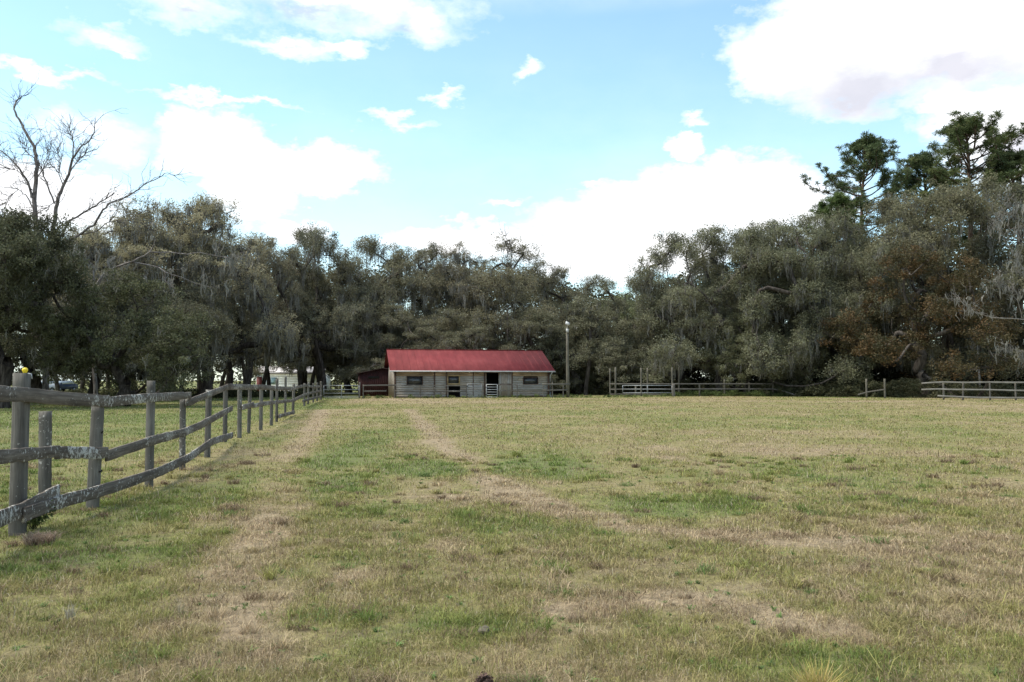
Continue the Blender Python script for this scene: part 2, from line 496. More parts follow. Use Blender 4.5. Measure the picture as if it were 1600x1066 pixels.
def dry(x, y):
    r = np.hypot(x, y)
    d = .485 + (fbm(x, y, 4.5, 3, 1) - .5) * .7 + (fbm(x, y * .6, 1.1, 4, 2) - .5) * .62 + (fbm(x, y, .28, 3, 41) - .5) * .7
    far = np.clip((r - 25) / 30, 0, 1)
    d += far * ((fbm(x * .35, y, 3.5, 3, 6) - .5) * .9 + .10)
    d += np.clip((x - 1.5) / 6, 0, 1) * .16 * (y < 20)
    for pl, wd, k in STRIPS:
        P = [gnd(*p) for p in pl]
        best = np.full(np.shape(x), 9e9)
        for a, b in zip(P[:-1], P[1:]):
            dx, dy = b.x - a.x, b.y - a.y
            t = np.clip(((x - a.x) * dx + (y - a.y) * dy) / (dx * dx + dy * dy), 0, 1)
            best = np.minimum(best, np.hypot(x - a.x - t * dx, y - a.y - t * dy))
        wob = wd * (0.7 + .8 * fbm(x, y, .9, 2, 5))
        d += k * .68 * np.clip(1.3 - best / wob, 0, 1) * (.5 + fbm(x, y, .5, 3, 31))
    for px, py, rx, ry, k in GREENS:
        c = gnd(px, py)
        q = np.sqrt(((x - c.x) / rx) ** 2 + ((y - c.y) / ry) ** 2) + (fbm(x, y, .7, 3, 8) - .5) * .8
        d -= k * .72 * np.clip(1.3 - q, 0, 1)
    # pasture beyond the left fence and the rank grass under the trees are greener
    left = np.clip((-5.6 - .12 * (y - 10) - x) / 1.5, 0, 1)
    d -= left * .12 + left * np.clip((y - 22) / 10, 0, 1) * .35
    d -= np.clip((y - 68) / 8, 0, 1) * .3 * (x > -18)
    return np.clip(d, 0, 1)


PAL = np.array([(.150, .205, .048), (.215, .235, .064), (.29, .262, .095), (.35, .285, .145), (.43, .33, .21)])


def pal(d):
    t = np.clip(d, 0, 1) * (len(PAL) - 1)
    i = np.minimum(t.astype(int), len(PAL) - 2); f = (t - i)[:, None]
    return PAL[i] * (1 - f) + PAL[i + 1] * f


ys = np.concatenate([[-400, -150, -60, -25, -10, -4], np.geomspace(1.0, 110, 330), [125, 150, 200, 280, 400, 650, 1200, 2500]])
us = np.concatenate([[-60, -12, -4, -2], np.linspace(-1.15, 1.15, 300), [2, 4, 12, 60]])
XX = us[None, :] * np.maximum(ys, 6)[:, None] * 1.0
XX[:6] = us[None, :] * 40
YY = np.repeat(ys[:, None], len(us), 1)
x, y = XX.ravel(), YY.ravel()
V = np.stack([x, y, gz(x, y)], 1)
ny, nx = XX.shape
i = (np.arange(ny - 1)[:, None] * nx + np.arange(nx - 1)[None, :]).ravel()
Q = np.stack([i, i + 1, i + nx + 1, i + nx], 1)
dd = dry(x, y)
colr = pal(dd)
m, ntg = mat_new('pasture_soil_and_thatch')
a = N(ntg, 'ShaderNodeAttribute', attribute_name='col')
pos = geo_pos(ntg)
f1 = noise(ntg, pos, 9, 8, .7); f2 = noise(ntg, pos, 55, 6, .7); f3 = noise(ntg, pos, .9, 6, .65)
c = mixc(ntg, ramp(ntg, f1, [(.38, (.75, .75, .75)), (.66, (.12, .12, .12))]), a.outputs['Color'], (.075, .058, .038))
c = mixc(ntg, ramp(ntg, f2, [(.45, (0, 0, 0)), (.7, (.45, .45, .45))]), c, (.34, .28, .19))
c = mixc(ntg, ramp(ntg, f3, [(.62, (0, 0, 0)), (.75, (.3, .3, .3))]), c, (.27, .235, .18))
hgt = mth(ntg, 'ADD', f1, mth(ntg, 'MULTIPLY', f2, .5))
M['ground'] = finish(m, ntg, c, .97, hgt, .8, .05, .1)
ground = link('ground', np_mesh('ground', V, [Q], M['ground'], True, {'col': ('FLOAT_COLOR', np.concatenate([colr, np.ones((len(x), 1))], 1))}))
tag(ground, kind='structure')

# grass blades: dense near the camera, thinning with distance
m, ntb = mat_new('grass_blades')
a = N(ntb, 'ShaderNodeAttribute', attribute_name='col')
M['grass'] = finish(m, ntb, a.outputs['Color'], .7, None, spec=.2, trans=.25)


def blades(x, y, h, wd, lean, col, z0=None, segs=True):
    n = len(x)
    z = gz(x, y) if z0 is None else z0
    th = rng.uniform(0, 2 * np.pi, n); fa = rng.uniform(0, 2 * np.pi, n)
    lx, ly = np.cos(th) * lean * h, np.sin(th) * lean * h
    sx, sy = np.cos(fa) * wd / 2, np.sin(fa) * wd / 2
    V = np.empty((n, 5, 3))
    V[:, 0] = np.stack([x - sx, y - sy, z - .005], 1); V[:, 1] = np.stack([x + sx, y + sy, z - .005], 1)
    mx, my, mz = x + lx * .35, y + ly * .35, z + h * .6
    V[:, 2] = np.stack([mx - sx * .8, my - sy * .8, mz], 1); V[:, 3] = np.stack([mx + sx * .8, my + sy * .8, mz], 1)
    V[:, 4] = np.stack([x + lx, y + ly, z + h * np.clip(1.05 - .25 * lean, .25, 1) * rng.uniform(.75, 1.1, n)], 1)
    b = np.arange(n)[:, None] * 5
    T = (b[:, :, None] + np.array([[0, 1, 3], [0, 3, 2], [2, 3, 4]])[None]).reshape(-1, 3)
    cl = np.repeat(np.concatenate([col, np.ones((n, 1))], 1)[:, None, :], 5, 1)
    return V.reshape(-1, 3), T, cl.reshape(-1, 4)


def scatter_grass(n, y0, y1, hk=1.0, spread=.74):
    y = np.exp(rng.uniform(math.log(y0), math.log(y1), n))
    x = rng.uniform(-spread, spread, n) * (y + 1.0)
    d = dry(x, y)
    clump = fbm(x, y, .35, 2, 3) * .65 + fbm(x, y, 1.6, 2, 13) * .35
    keep = rng.random(n) < np.clip((clump - .26) * 3.2, .2, 1)
    # bare worn spots
    bare = fbm(x, y, 1.3, 3, 21)
    keep &= (rng.random(n) < np.clip((.72 - bare) * 8, .4, 1))
    x, y, d, clump = x[keep], y[keep], d[keep], clump[keep]
    n = len(x)
    dj = d + rng.normal(0, .17, n)
    flat = rng.random(n) < (.34 + .36 * d)
    tus = fbm(x, y, .16, 2, 51) * .6 + fbm(x, y, .6, 2, 52) * .4
    h = (.012 + .11 * np.clip(tus - .25, 0, 1) ** 1.3 + .03 * rng.random(n) ** 2 + .02 * clump) * hk
    tall = rng.random(n) < .02
    h[tall] *= 1.9
    lean = np.where(flat, rng.uniform(1.5, 4.2, n), rng.uniform(.1, 1.3, n) ** 1.2)
    h = np.where(flat, h * .5, h)
    wd = np.clip(.00058 * y, .0022, .05) * rng.uniform(.7, 1.5, n)
    col = pal(dj) * rng.uniform(.55, 1.3, (n, 1)) * (.72 + .5 * fbm(x, y, .22, 2, 53))[:, None]
    br = rng.random(n) < .10
    col[br] = np.array((.13, .085, .055)) * rng.uniform(.7, 1.4, (br.sum(), 1))
    st = rng.random(n) < .06
    col[st] = np.array((.42, .36, .25)) * rng.uniform(.8, 1.2, (st.sum(), 1))
    return blades(x, y, h, wd, lean, col)


def clumps(nc, y0, y1, per):
    cy = np.exp(rng.uniform(math.log(y0), math.log(y1), nc)); cx = rng.uniform(-.74, .74, nc) * (cy + 1)
    cd = dry(cx, cy); kind = rng.random(nc)
    rad = rng.uniform(.03, .14, nc); hh = rng.uniform(.035, .12, nc) * np.where(kind < .15, 1.5, 1)
    i_ = np.repeat(np.arange(nc), per); n = nc * per
    a = rng.uniform(0, 6.283, n); q = rad[i_] * np.sqrt(rng.random(n))
    x = cx[i_] + np.cos(a) * q * 1.5; y = cy[i_] + np.sin(a) * q
    base = pal(np.clip(cd + rng.normal(0, .22, nc), 0, 1))
    base[(kind > .55) & (kind < .75)] = (.22, .16, .10)
    base[kind > .95] = (.14, .20, .06)
    col = base[i_] * rng.uniform(.5, 1.3, (n, 1))
    wd = np.clip(.00065 * y, .0026, .03) * rng.uniform(.7, 1.4, n)
    return blades(x, y, hh[i_] * rng.uniform(.4, 1.1, n), wd, rng.uniform(.3, 2.2, n), col)


def rosettes(nc, y0, y1, per=11):
    """low broad-leaved weeds"""
    cy = np.exp(rng.uniform(math.log(y0), math.log(y1), nc)); cx = rng.uniform(-.74, .74, nc) * (cy + 1)
    i_ = np.repeat(np.arange(nc), per); n = nc * per
    sz = rng.uniform(.018, .05, nc)
    col = np.array((.12, .18, .055)) * rng.uniform(.7, 1.4, (nc, 1))
    x = cx[i_] + rng.normal(0, .008, n); y = cy[i_] + rng.normal(0, .008, n)
    return blades(x, y, sz[i_] * rng.uniform(.5, 1, n), np.maximum(.010, .0012 * y), rng.uniform(.8, 1.8, n), col[i_] * rng.uniform(.8, 1.2, (n, 1)))


parts = [clumps(1300, 3.1, 17, 75), rosettes(900, 3.1, 16), scatter_grass(720000, 3.0, 78), scatter_grass(420000, 3.0, 11, .8)]
off = 0; Vs, Ts, Cs = [], [], []
for v, t, c_ in parts:
    Vs.append(v); Ts.append(t + off); Cs.append(c_); off += len(v)
gr_o = link('grass', np_mesh('grass', np.concatenate(Vs), [np.concatenate(Ts)], M['grass'], False, {'col': ('FLOAT_COLOR', np.concatenate(Cs))}))
tag(gr_o, 'short patchy green and straw coloured grass covering the field', 'grass', kind='stuff')
del Vs, Ts, Cs, parts

# ------------------------------------------------------------------ trees
def unit(v): return v / (np.linalg.norm(v) + 1e-9)


def puffs(C, rad, n_per, size, r, flat=.55, aspect=.5, up=.3):
    """leaf sprays: n_per small diamond leaves round each centre"""
    k = len(C)
    n = k * n_per
    d = r.normal(size=(n, 3)); d /= np.linalg.norm(d, axis=1)[:, None]
    rr = r.random(n) ** .45
    R = np.repeat(rad, n_per) if not np.isscalar(rad) else np.full(n, rad)
    P = np.repeat(C, n_per, 0) + d * (rr * R)[:, None] * np.array([1, 1, flat])
    a = r.normal(size=(n, 3)); a[:, 2] *= .6; a /= np.linalg.norm(a, axis=1)[:, None]
    b = np.cross(a, r.normal(size=(n, 3)) + np.array([0, 0, up])); b /= np.linalg.norm(b, axis=1)[:, None] + 1e-9
    s = size * r.uniform(.6, 1.4, n)[:, None]
    V = np.stack([P - a * s * .5, P + b * s * aspect * .5, P + a * s * .5, P - b * s * aspect * .5], 1).reshape(-1, 3)
    Q = np.arange(n * 4).reshape(-1, 4)
    ct = np.repeat(r.random(k), n_per) * .68 + r.random(n) * .32
    return V, Q, np.repeat(ct, 4)


def grow(br, p, d, L, rad, lvl, r, up=.1, wander=.22, nseg=7, taper=.35):
    pts = [p.copy()]; d = unit(d)
    for i in range(nseg):
        d = unit(d + r.normal(0, wander, 3) * np.array([1, 1, .8]) + np.array([0, 0, up]))
        p = p + d * L / nseg
        pts.append(p.copy())
    pts = np.array(pts)
    rr = np.linspace(rad, rad * taper, nseg + 1)
    br.append((pts, rr, lvl))
    return pts, rr, d


def side_dir(d, ang, r):
    q = unit(np.cross(d, r.normal(size=3)))
    return unit(d * math.cos(ang) + q * math.sin(ang))


def moss_strands(P, r, lmin, lmax, wd, nth=3):
    """grey tufts hanging from points P; each a few tapering threads"""
    k = len(P); n = k * nth
    base = np.repeat(P, nth, 0) + r.normal(0, .17, (n, 3)) * np.array([1, 1, .4])
    base_off = (base - np.repeat(P, nth, 0)) * .75
    Lk = lmin + (lmax - lmin) * r.random(k) ** 2.2
    L = np.repeat(Lk, nth) * r.uniform(.45, 1.1, n)
    th = r.uniform(0, 2 * np.pi, n); sx = np.stack([np.cos(th), np.sin(th), np.zeros(n)], 1)
    w0 = wd * r.uniform(.6, 1.4, n)[:, None]
    rows = []
    for f, wf in ((0, .6), (.35, 1.0), (.7, .7), (1, .08)):
        c = base + np.stack([r.normal(0, .07, n) * (f < 1) - base_off[:, 0] * f, r.normal(0, .07, n) * (f < 1) - base_off[:, 1] * f, -L * f], 1)
        rows.append(c - sx * w0 * wf); rows.append(c + sx * w0 * wf)
    V = np.stack(rows, 1).reshape(-1, 3)
    b = np.arange(n)[:, None] * 8
    Q = np.concatenate([b + np.array([[0, 1, 3, 2]]), b + np.array([[2, 3, 5, 4]]), b + np.array([[4, 5, 7, 6]])])
    t = np.repeat(np.repeat(r.random(k), nth) * .6 + r.random(n) * .4, 8)
    return V, Q, t


def trunk_mesh(name, br, mat, minr=0.0):
    mb = MB()
    for pts, rr, lvl in br:
        if rr[0] < minr: continue
        mb.tube(pts, rr, 9 if lvl == 0 else (6 if lvl == 1 else 4 if lvl == 2 else 3), cap=False)
    return mb.mesh(name, mat, True)


def make_oak(seed, R=6.5, H=14, zmin=1.5, trunk_h=2.6, lobes=34, per=13, moss=1.0, leaves=135, puff=.78, leafsize=.135, mat='leaf', mossn=.35, flat=.62, top=.9, mz=2.2):
    """live oak: puffs of foliage grouped in lobes over a domed, uneven crown; limbs reach out to each lobe and twigs to each puff"""
    r = np.random.default_rng(seed)
    nodes = []; par = []

    def add(p, q):
        nodes.append(np.asarray(p, float)); par.append(q); return len(nodes) - 1
    br = []
    k = add((0, 0, -.1), -1); p = np.zeros(3)
    for i in range(5):
        p = p + np.array([r.normal(0, .12), r.normal(0, .12), trunk_h / 5]); k = add(p, k)
    runs = [list(range(0, 6))]
    L = []
    for i in range(lobes):
        if i < lobes * .8:
            u = r.random() ** top
            rho = math.sqrt(max(0, 1 - u ** 2.2)) * r.uniform(.82, 1.06)
            z = zmin + (H - zmin) * u * r.uniform(.86, 1.04)
        else:
            u = r.uniform(.25, .75); rho = r.uniform(.1, .55); z = zmin + (H - zmin) * u
        a = i * 2.39996 + r.uniform(-.5, .5)
        L.append((R * rho * math.cos(a), R * rho * math.sin(a), z, r.uniform(1.1, 2.3)))
    base = nodes[5].copy()
    L.sort(key=lambda l: (l[0] ** 2 + l[1] ** 2 + (l[2] - base[2]) ** 2))

    def connect(c, lo, seg):
        A = np.array(nodes[lo:])
        d = np.linalg.norm(A - c, axis=1) + .25 * np.linalg.norm(A - base, axis=1) * 0 + np.where(A[:, 2] > c[2] + .6, 2.0, 0)
        q = int(np.argmin(d)) + lo
        p0 = nodes[q]; v = c - p0; ln = np.linalg.norm(v)
        b1 = r.normal(0, .13, 3) * ln; b2 = r.normal(0, .09, 3) * ln
        b1[2] -= .05 * ln
        run = [q]; kk = q
        for t in np.linspace(0, 1, seg + 1)[1:]:
            pt = p0 + v * t + b1 * math.sin(math.pi * t) + b2 * math.sin(2 * math.pi * t) + r.normal(0, .03, 3)
            kk = add(pt, kk); run.append(kk)
        runs.append(run)
        return kk
    for l in L: connect(np.array(l[:3]), 3, 7)
    T_ = []
    for l in L:
        m_ = int(per * (l[3] / 1.4) ** 1.5)
        d = r.normal(size=(m_, 3)); d /= np.linalg.norm(d, axis=1)[:, None]
        T_.append(np.array(l[:3]) + d * (r.random(m_) ** .4)[:, None] * l[3] * np.array([1, 1, .62]))
    T_ = np.concatenate(T_)
    T_ = T_[T_[:, 2] > zmin * .8]
    for c in T_: connect(c, 6, 4)
    cnt = np.zeros(len(nodes)); hasch = np.zeros(len(nodes), bool)
    for q in par:
        if q >= 0: hasch[q] = True
    cnt[~hasch] = 1
    for i in range(len(nodes) - 1, 0, -1): cnt[par[i]] += cnt[i]
    rad_ = np.minimum(.017 * np.maximum(cnt, .4) ** .53, .5)
    NP = np.array(nodes)
    for i, run in enumerate(runs):
        rr = rad_[run].copy()
        if i: rr[0] = min(rr[0], rr[1] * 1.25)
        else: rr[0] *= 1.35; rr[1] *= 1.1
        br.append((NP[run], rr, 0 if i == 0 else (1 if i <= len(L) else 3)))
    C = T_ + r.normal(0, .05, T_.shape)
    rad = puff * r.uniform(.6, 1.35, len(C))
    V, Q, t = puffs(C, rad, leaves, leafsize, r, flat)
    trunk = trunk_mesh('oak_trunk', br, M['bark'])
    crown = np_mesh('oak_crown', V, [Q], M[mat], False, {'tint': ('FLOAT', t)})
    ms = None
    if moss:
        mp_ = np.concatenate([NP[q[1:]] for q in runs[1 + len(L) // 3:]])
        mp_ = mp_[(mp_[:, 2] > mz) & (r.random(len(mp_)) < mossn * (1.25 - mp_[:, 2] / H * .7))]
        V, Q, t = moss_strands(mp_, r, .15, 1.6 * moss, .027, 7)
        V[:, 2] = np.maximum(V[:, 2], zmin * .75)
        ms = np_mesh('oak_moss', V, [Q], M['moss'], False, {'tint': ('FLOAT', t)})
    return dict(trunk=trunk, crown=crown, moss=ms, H=float(C[:, 2].max()), R=float(np.percentile(np.abs(C[:, :2]).max(1), 97)))


OAKS = [make_oak(11), make_oak(12, R=7.2, lobes=40), make_oak(13, R=5.8, H=15, zmin=2.5, lobes=34), make_oak(14, R=6.2, lobes=34), make_oak(15, R=6.6, H=14, lobes=38, moss=1.3, mossn=.5)]
HIGH = [make_oak(16, zmin=2.7, mz=2.9, trunk_h=3.2), make_oak(17, R=6.8, zmin=2.7, mz=2.9, trunk_h=3.0, lobes=38, moss=1.3, mossn=.5)]
LACY = [make_oak(21, R=6.0, H=14, zmin=2.5, mz=2.4, lobes=46, per=15, moss=1.0, mossn=.7, leaves=75, puff=.66, leafsize=.125), make_oak(22, R=6.2, zmin=2.5, mz=2.4, lobes=46, per=15, moss=1.0, mossn=.7, leaves=75, puff=.66, leafsize=.125)]
DENSE = [make_oak(31, R=6.4, H=10.5, zmin=1.8, lobes=46, per=14, trunk_h=2.4, moss=.8, leaves=120, puff=.7, leafsize=.15, mossn=.12, top=.8), make_oak(32, R=5.2, H=8.5, zmin=1.0, lobes=34, trunk_h=1.6, moss=.7, leaves=105, puff=.64, leafsize=.15, mossn=.12)]
RUST = [make_oak(41, R=7.0, H=12, zmin=1.0, trunk_h=1.8, lobes=40, moss=0, leaves=80, puff=.72, leafsize=.18, mat='rust')]


def place_tree(proto, name, px, top, Y, width, rot, label, cat, color=(1, 1, 1), group='mossy oaks along the back of the field', base_z=0.0, moss=True, dx=0):
    c = gnd(px, 600); X = (px - 800) / F * Y
    Hneed = at(px, top, Y).z
    o = empty(name, (X, Y, base_z), rot, label, cat, group)
    wm = width * 1.22 / F * Y / 2
    sz = Hneed / (proto['H'] + .35); sx = wm / proto['R']
    o.scale = (sx, sx, sz)
    link('trunk', proto['trunk'], o)
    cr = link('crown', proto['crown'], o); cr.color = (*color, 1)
    if proto.get('moss') and moss: link('moss_foliage', proto['moss'], o)
    return o


T = lambda *a, **k: place_tree(*a, **k)
# left side
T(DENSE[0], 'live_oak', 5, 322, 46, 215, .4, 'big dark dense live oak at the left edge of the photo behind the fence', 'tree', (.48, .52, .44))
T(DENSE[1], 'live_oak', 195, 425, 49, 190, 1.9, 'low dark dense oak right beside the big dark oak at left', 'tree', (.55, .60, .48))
T(LACY[0], 'live_oak', 205, 303, 66, 210, .3, 'tall thin-leaved grey mossy oak rising behind the low dark oak', 'tree', (1.7, 1.58, 1.5))
T(LACY[1], 'live_oak', 318, 300, 72, 200, 2.2, 'tall lacy mossy oak with bright sky through its top, left of the white building', 'tree', (1.7, 1.58, 1.5))
T(LACY[1], 'live_oak', 262, 312, 70, 170, 4.4, 'silvery lacy oak between the two tallest thin-leaved oaks at left', 'tree', (1.7, 1.58, 1.5))
T(LACY[0], 'live_oak', 150, 345, 63, 150, 2.9, 'silvery mossy oak behind the crossing limbs of the leafless trees', 'tree', (1.6, 1.5, 1.42))
T(HIGH[0], 'live_oak', 270, 395, 78, 170, .9, 'shorter mossy oak in the gap between the two tall lacy oaks', 'tree')
T(HIGH[1], 'live_oak', 388, 362, 84, 150, 4.0, 'grey-green mossy oak standing over the white building', 'tree', (1.15, 1.08, 1.05))
T(HIGH[1], 'live_oak', 500, 352, 90, 160, 1.0, 'mossy oak with a rounded raised top above the metal tube gate', 'tree')
T(HIGH[1], 'live_oak', 568, 368, 94, 150, 2.5, 'mossy oak just left of the barn above the maroon shed', 'tree', (1.05, 1.02, .95))
T(OAKS[4], 'live_oak', 648, 378, 95, 140, 3.3, 'mossy oak behind the left end of the red barn roof', 'tree', (1.12, 1.08, 1.05))
T(LACY[0], 'live_oak', 712, 374, 94, 130, 5.0, 'thin-topped mossy oak behind the middle of the red barn roof', 'tree', (1.2, 1.1, 1.05))
T(OAKS[2], 'live_oak', 790, 362, 92, 165, .2, 'tallest mossy oak behind the barn with open branches at its top', 'tree', (1.1, 1.04, .98))
T(OAKS[1], 'live_oak', 868, 408, 97, 150, 2.9, 'mossy oak whose trunk stands behind the utility pole', 'tree', (1.02, .98, .95))
T(OAKS[3], 'live_oak', 930, 424, 93, 130, 3.9, 'low mossy oak to the right of the utility pole', 'tree', (.98, 1, .95))
T(OAKS[0], 'live_oak', 985, 438, 101, 120, .5, 'lowest crown of the back row at the dip in the tree line', 'tree', (1.1, 1.25, .95))
T(OAKS[4], 'live_oak', 1062, 366, 90, 170, 1.2, 'mossy oak with a feathery pointed top at the left of the big right-hand oaks', 'tree', (.98, 1, .95))
T(OAKS[1], 'live_oak', 1125, 345, 86, 210, .8, 'broad mossy oak hung with long moss behind the tall corral posts', 'tree', (.95, .98, .92))
T(OAKS[3], 'live_oak', 1215, 338, 84, 200, 2.0, 'broad mossy oak behind the right end of the corral rails', 'tree', (.92, .97, .9))
T(OAKS[0], 'live_oak', 1290, 330, 88, 150, 3.0, 'mossy oak directly in front of the leftmost pine', 'tree', (.95, .98, .9))
T(DENSE[1], 'live_oak', 1165, 488, 84, 105, .2, 'small low oak with foliage down to the corral rails', 'tree', (.85, .9, .76))
T(DENSE[1], 'live_oak', 1262, 512, 84, 92, 2.6, 'small low oak above the fallen corral rail', 'tree', (.78, .82, .7))
T(OAKS[2], 'live_oak', 1168, 350, 89, 190, 3.7, 'tall mossy oak whose top fills between the two broad oaks behind the corral', 'tree', (.97, .98, .92))
T(OAKS[4], 'live_oak', 1250, 338, 88, 190, 5.9, 'tall mossy oak just left of the low bright green pine', 'tree', (.95, .98, .9))
T(OAKS[2], 'live_oak', 1325, 322, 84, 160, .7, 'mossy oak below the tall pine that stands apart', 'tree', (.92, .95, .88))
T(OAKS[4], 'live_oak', 1385, 292, 86, 210, 4.1, 'mossy oak in front of the tall pines, above the rust-coloured tree', 'tree', (.98, .96, .88))
T(OAKS[1], 'live_oak', 1500, 275, 84, 220, 5.2, 'large mossy oak below the tallest pine at the right', 'tree', (.95, .93, .86))
T(OAKS[3], 'live_oak', 1610, 290, 82, 200, .1, 'shaded oak at the right edge behind the bare pale tree', 'tree', (.8, .82, .78))
T(RUST[0], 'oak', 1445, 380, 75, 205, .6, 'wide tree with rusty orange-brown leaves behind the two short posts', 'tree', group='trees on the right side of the field')
T(OAKS[0], 'live_oak', 1740, 250, 80, 300, .7, 'big oak beyond the right edge of the photo', 'tree', (.85, .85, .8))
T(DENSE[0], 'live_oak', -190, 300, 52, 330, 2.0, 'big dark oak beyond the left edge of the photo', 'tree', (.5, .54, .46))
# lower trees that fill under the tall crowns
fills = [(355, 440, 86, 150, HIGH[0], 'shorter mossy oak below the lacy oaks, left of the white building'),
         (474, 450, 98, 140, HIGH[1], 'shadowed oak between the white building and the metal tube gate'),
         (545, 470, 100, 140, HIGH[0], 'shadowed oak behind the maroon shed'),
         (625, 475, 88, 150, OAKS[0], 'low oak whose crown shows just over the left half of the red roof'),
         (725, 480, 86, 150, OAKS[3], 'low oak whose crown shows just over the middle of the red roof'),
         (820, 478, 87, 140, OAKS[1], 'low oak whose crown shows just over the right half of the red roof'),
         (905, 495, 88, 130, DENSE[1], 'small bushy oak directly behind the utility pole light'),
         (985, 500, 92, 140, DENSE[1], 'small bushy oak behind the leftmost tall corral posts'),
         (1335, 440, 92, 150, OAKS[4], 'dark oak between the corral and the rust-coloured tree'),
         (1540, 420, 88, 170, OAKS[0], 'dark oak behind the right-hand rail fence'),
         (60, 440, 62, 260, HIGH[1], 'mossy oak hanging low behind the big dark oak at left'),
         (255, 440, 64, 170, HIGH[0], 'mossy oak with drooping moss behind the low dark oak')]
for i_, (px, top, Y, wd, pr, lb) in enumerate(fills):
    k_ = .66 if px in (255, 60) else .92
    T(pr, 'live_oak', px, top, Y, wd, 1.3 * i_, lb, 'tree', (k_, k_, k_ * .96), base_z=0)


# slim trunks seen between the fence and the far light on the left
def make_slim(seed):
    r = np.random.default_rng(seed); br = []
    pts, rr, _ = grow(br, np.zeros(3), np.array([0, 0, 1.0]), 7.0, .2, 0, r, .1, .06, 8, .5)
    C = []
    for j in range(6, 9):
        for q in range(4):
            p2, r2, _ = grow(br, pts[j].copy(), side_dir(np.array([0, 0, 1.0]), r.uniform(.6, 1.2), r), r.uniform(1, 2.2), rr[j] * .4, 2, r, .1, .2, 4, .3)
            C += [p2[-1], p2[2]]
    C = np.array(C)
    V, Q, t = puffs(C, .6 * r.uniform(.7, 1.3, len(C)), 60, .2, r)
    V2, Q2, t2 = moss_strands(C, r, .3, 1.3, .034, 5)
    return dict(trunk=trunk_mesh('slim_trunk', br, M['bark']), crown=np_mesh('slim_crown', V, [Q], M['leaf'], False, {'tint': ('FLOAT', t)}),
                moss=np_mesh('slim_moss', V2, [Q2], M['moss'], False, {'tint': ('FLOAT', t2)}), H=float(C[:, 2].max()), R=2.4)


SLIM = [make_slim(61), make_slim(62)]
slims = [(92, 84, 'thin tree trunk between the two parked cars in the far left distance'), (128, 78, 'thin dark trunk right of the dark parked car'), (170, 74, 'thin dark trunk left of the tall post of the near fence'),
         (262, 70, 'slim pale-barked tree above the end of the lichen covered top rail'), (283, 68, 'thickest dark trunk above the loose end of the top rail'), (312, 88, 'thin trunk in front of the yellow far field, leftmost of three'),
         (330, 92, 'thin trunk in front of the yellow far field, middle of three'), (345, 90, 'thin trunk in front of the yellow far field, rightmost of three'), (362, 76, 'slim dark trunk above the highest bend of the fence rail'),
         (386, 78, 'slim dark trunk just left of the white building'), (411, 90, 'thin trunk crossing the left end of the white building'), (421, 92, 'second thin trunk crossing the left end of the white building'),
         (470, 88, 'thick dark trunk crossing the right end of the white building'), (486, 92, 'slim trunk beside the thick one at the right end of the white building'), (508, 84, 'slim trunk at the left post of the metal tube gate'),
         (1010, 96, 'slim trunk in the dark gap behind the corral posts'), (915, 86, 'slim pale trunk right of the utility pole')]
for i_, (px, Y, lb) in enumerate(slims):
    o = T(SLIM[i_ % 2], 'slim_tree', px, 500 - (i_ * 37) % 50, Y, 70, 2.1 * i_, lb, 'tree', (.85, .85, .82), group='slim trees between the big oaks')
    k_ = .8 + .5 * ((i_ * 31) % 10) / 10
    if 'thick' in lb: k_ = 2.0
    o.scale = (o.scale[0] * 1.0, o.scale[1], o.scale[2])


# ------------------------------------------------------------------ pines
def make_pine(seed, H=28, R=5.0, c0=.62, nb=46):
    r = np.random.default_rng(seed); br = []
    pts, rr, _ = grow(br, np.zeros(3), np.array([0, 0, 1.0]), H, .30, 0, r, .05, .03, 16, .25)
    C = []
    for k in range(nb):
        f = c0 + (1 - c0) * (k / (nb - 1)) ** .9
        zi = f * 16; a = int(min(15, zi)); p = pts[a] + (pts[a + 1] - pts[a]) * (zi - a)
        az_ = k * 2.4 + r.uniform(-.4, .4)
        rel = (f - c0) / (1 - c0)
        L = R * (math.sin(math.pi * min(1, .25 + rel * .78)) ** .7) * r.uniform(.6, 1.15)
        if k < 4: L *= r.uniform(.5, 1.2)
        e = -.05 + rel * .75
        d = np.array([math.cos(az_) * math.cos(e), math.sin(az_) * math.cos(e), math.sin(e)])
        p1, r1, _ = grow(br, p, d, L, .085, 2, r, .10, .16, 7, .3)
        for j in range(3, 8):
            for q in range(2):
                d2 = side_dir(unit(p1[j] - p1[j - 1]), r.uniform(.4, 1.0), r); d2[2] += .25
                p2, _, _ = grow(br, p1[j].copy(), d2, r.uniform(.4, 1.1), .03, 3, r, .15, .2, 3, .5)
                C.append(p2[-1])
                if r.random() < .2: C.append(p2[1])
        C.append(p1[-1])
    C = np.array(C)
    n_per = 58
    n = len(C) * n_per
    d = r.normal(size=(n, 3)); d[:, 2] += .35; d /= np.linalg.norm(d, axis=1)[:, None]
    P0 = np.repeat(C, n_per, 0); L = np.repeat(r.uniform(.28, .5, len(C)), n_per) * r.uniform(.6, 1.1, n)
    w_ = np.cross(d, r.normal(size=(n, 3))); w_ /= np.linalg.norm(w_, axis=1)[:, None]
    tip = P0 + d * L[:, None]; m0 = P0 + d * (L * .15)[:, None]
    V = np.stack([m0 - w_ * .014, m0 + w_ * .014, tip + w_ * .02, tip - w_ * .02], 1).reshape(-1, 3)
    t = np.repeat(np.repeat(r.random(len(C)), n_per) * .55 + r.random(n) * .45, 4)
    return dict(trunk=trunk_mesh('pine_trunk', br, M['bark_pine']), crown=np_mesh('pine_crown', V, [np.arange(n * 4).reshape(-1, 4)], M['needle'], False, {'tint': ('FLOAT', t)}), H=float(C[:, 2].max()), R=R)


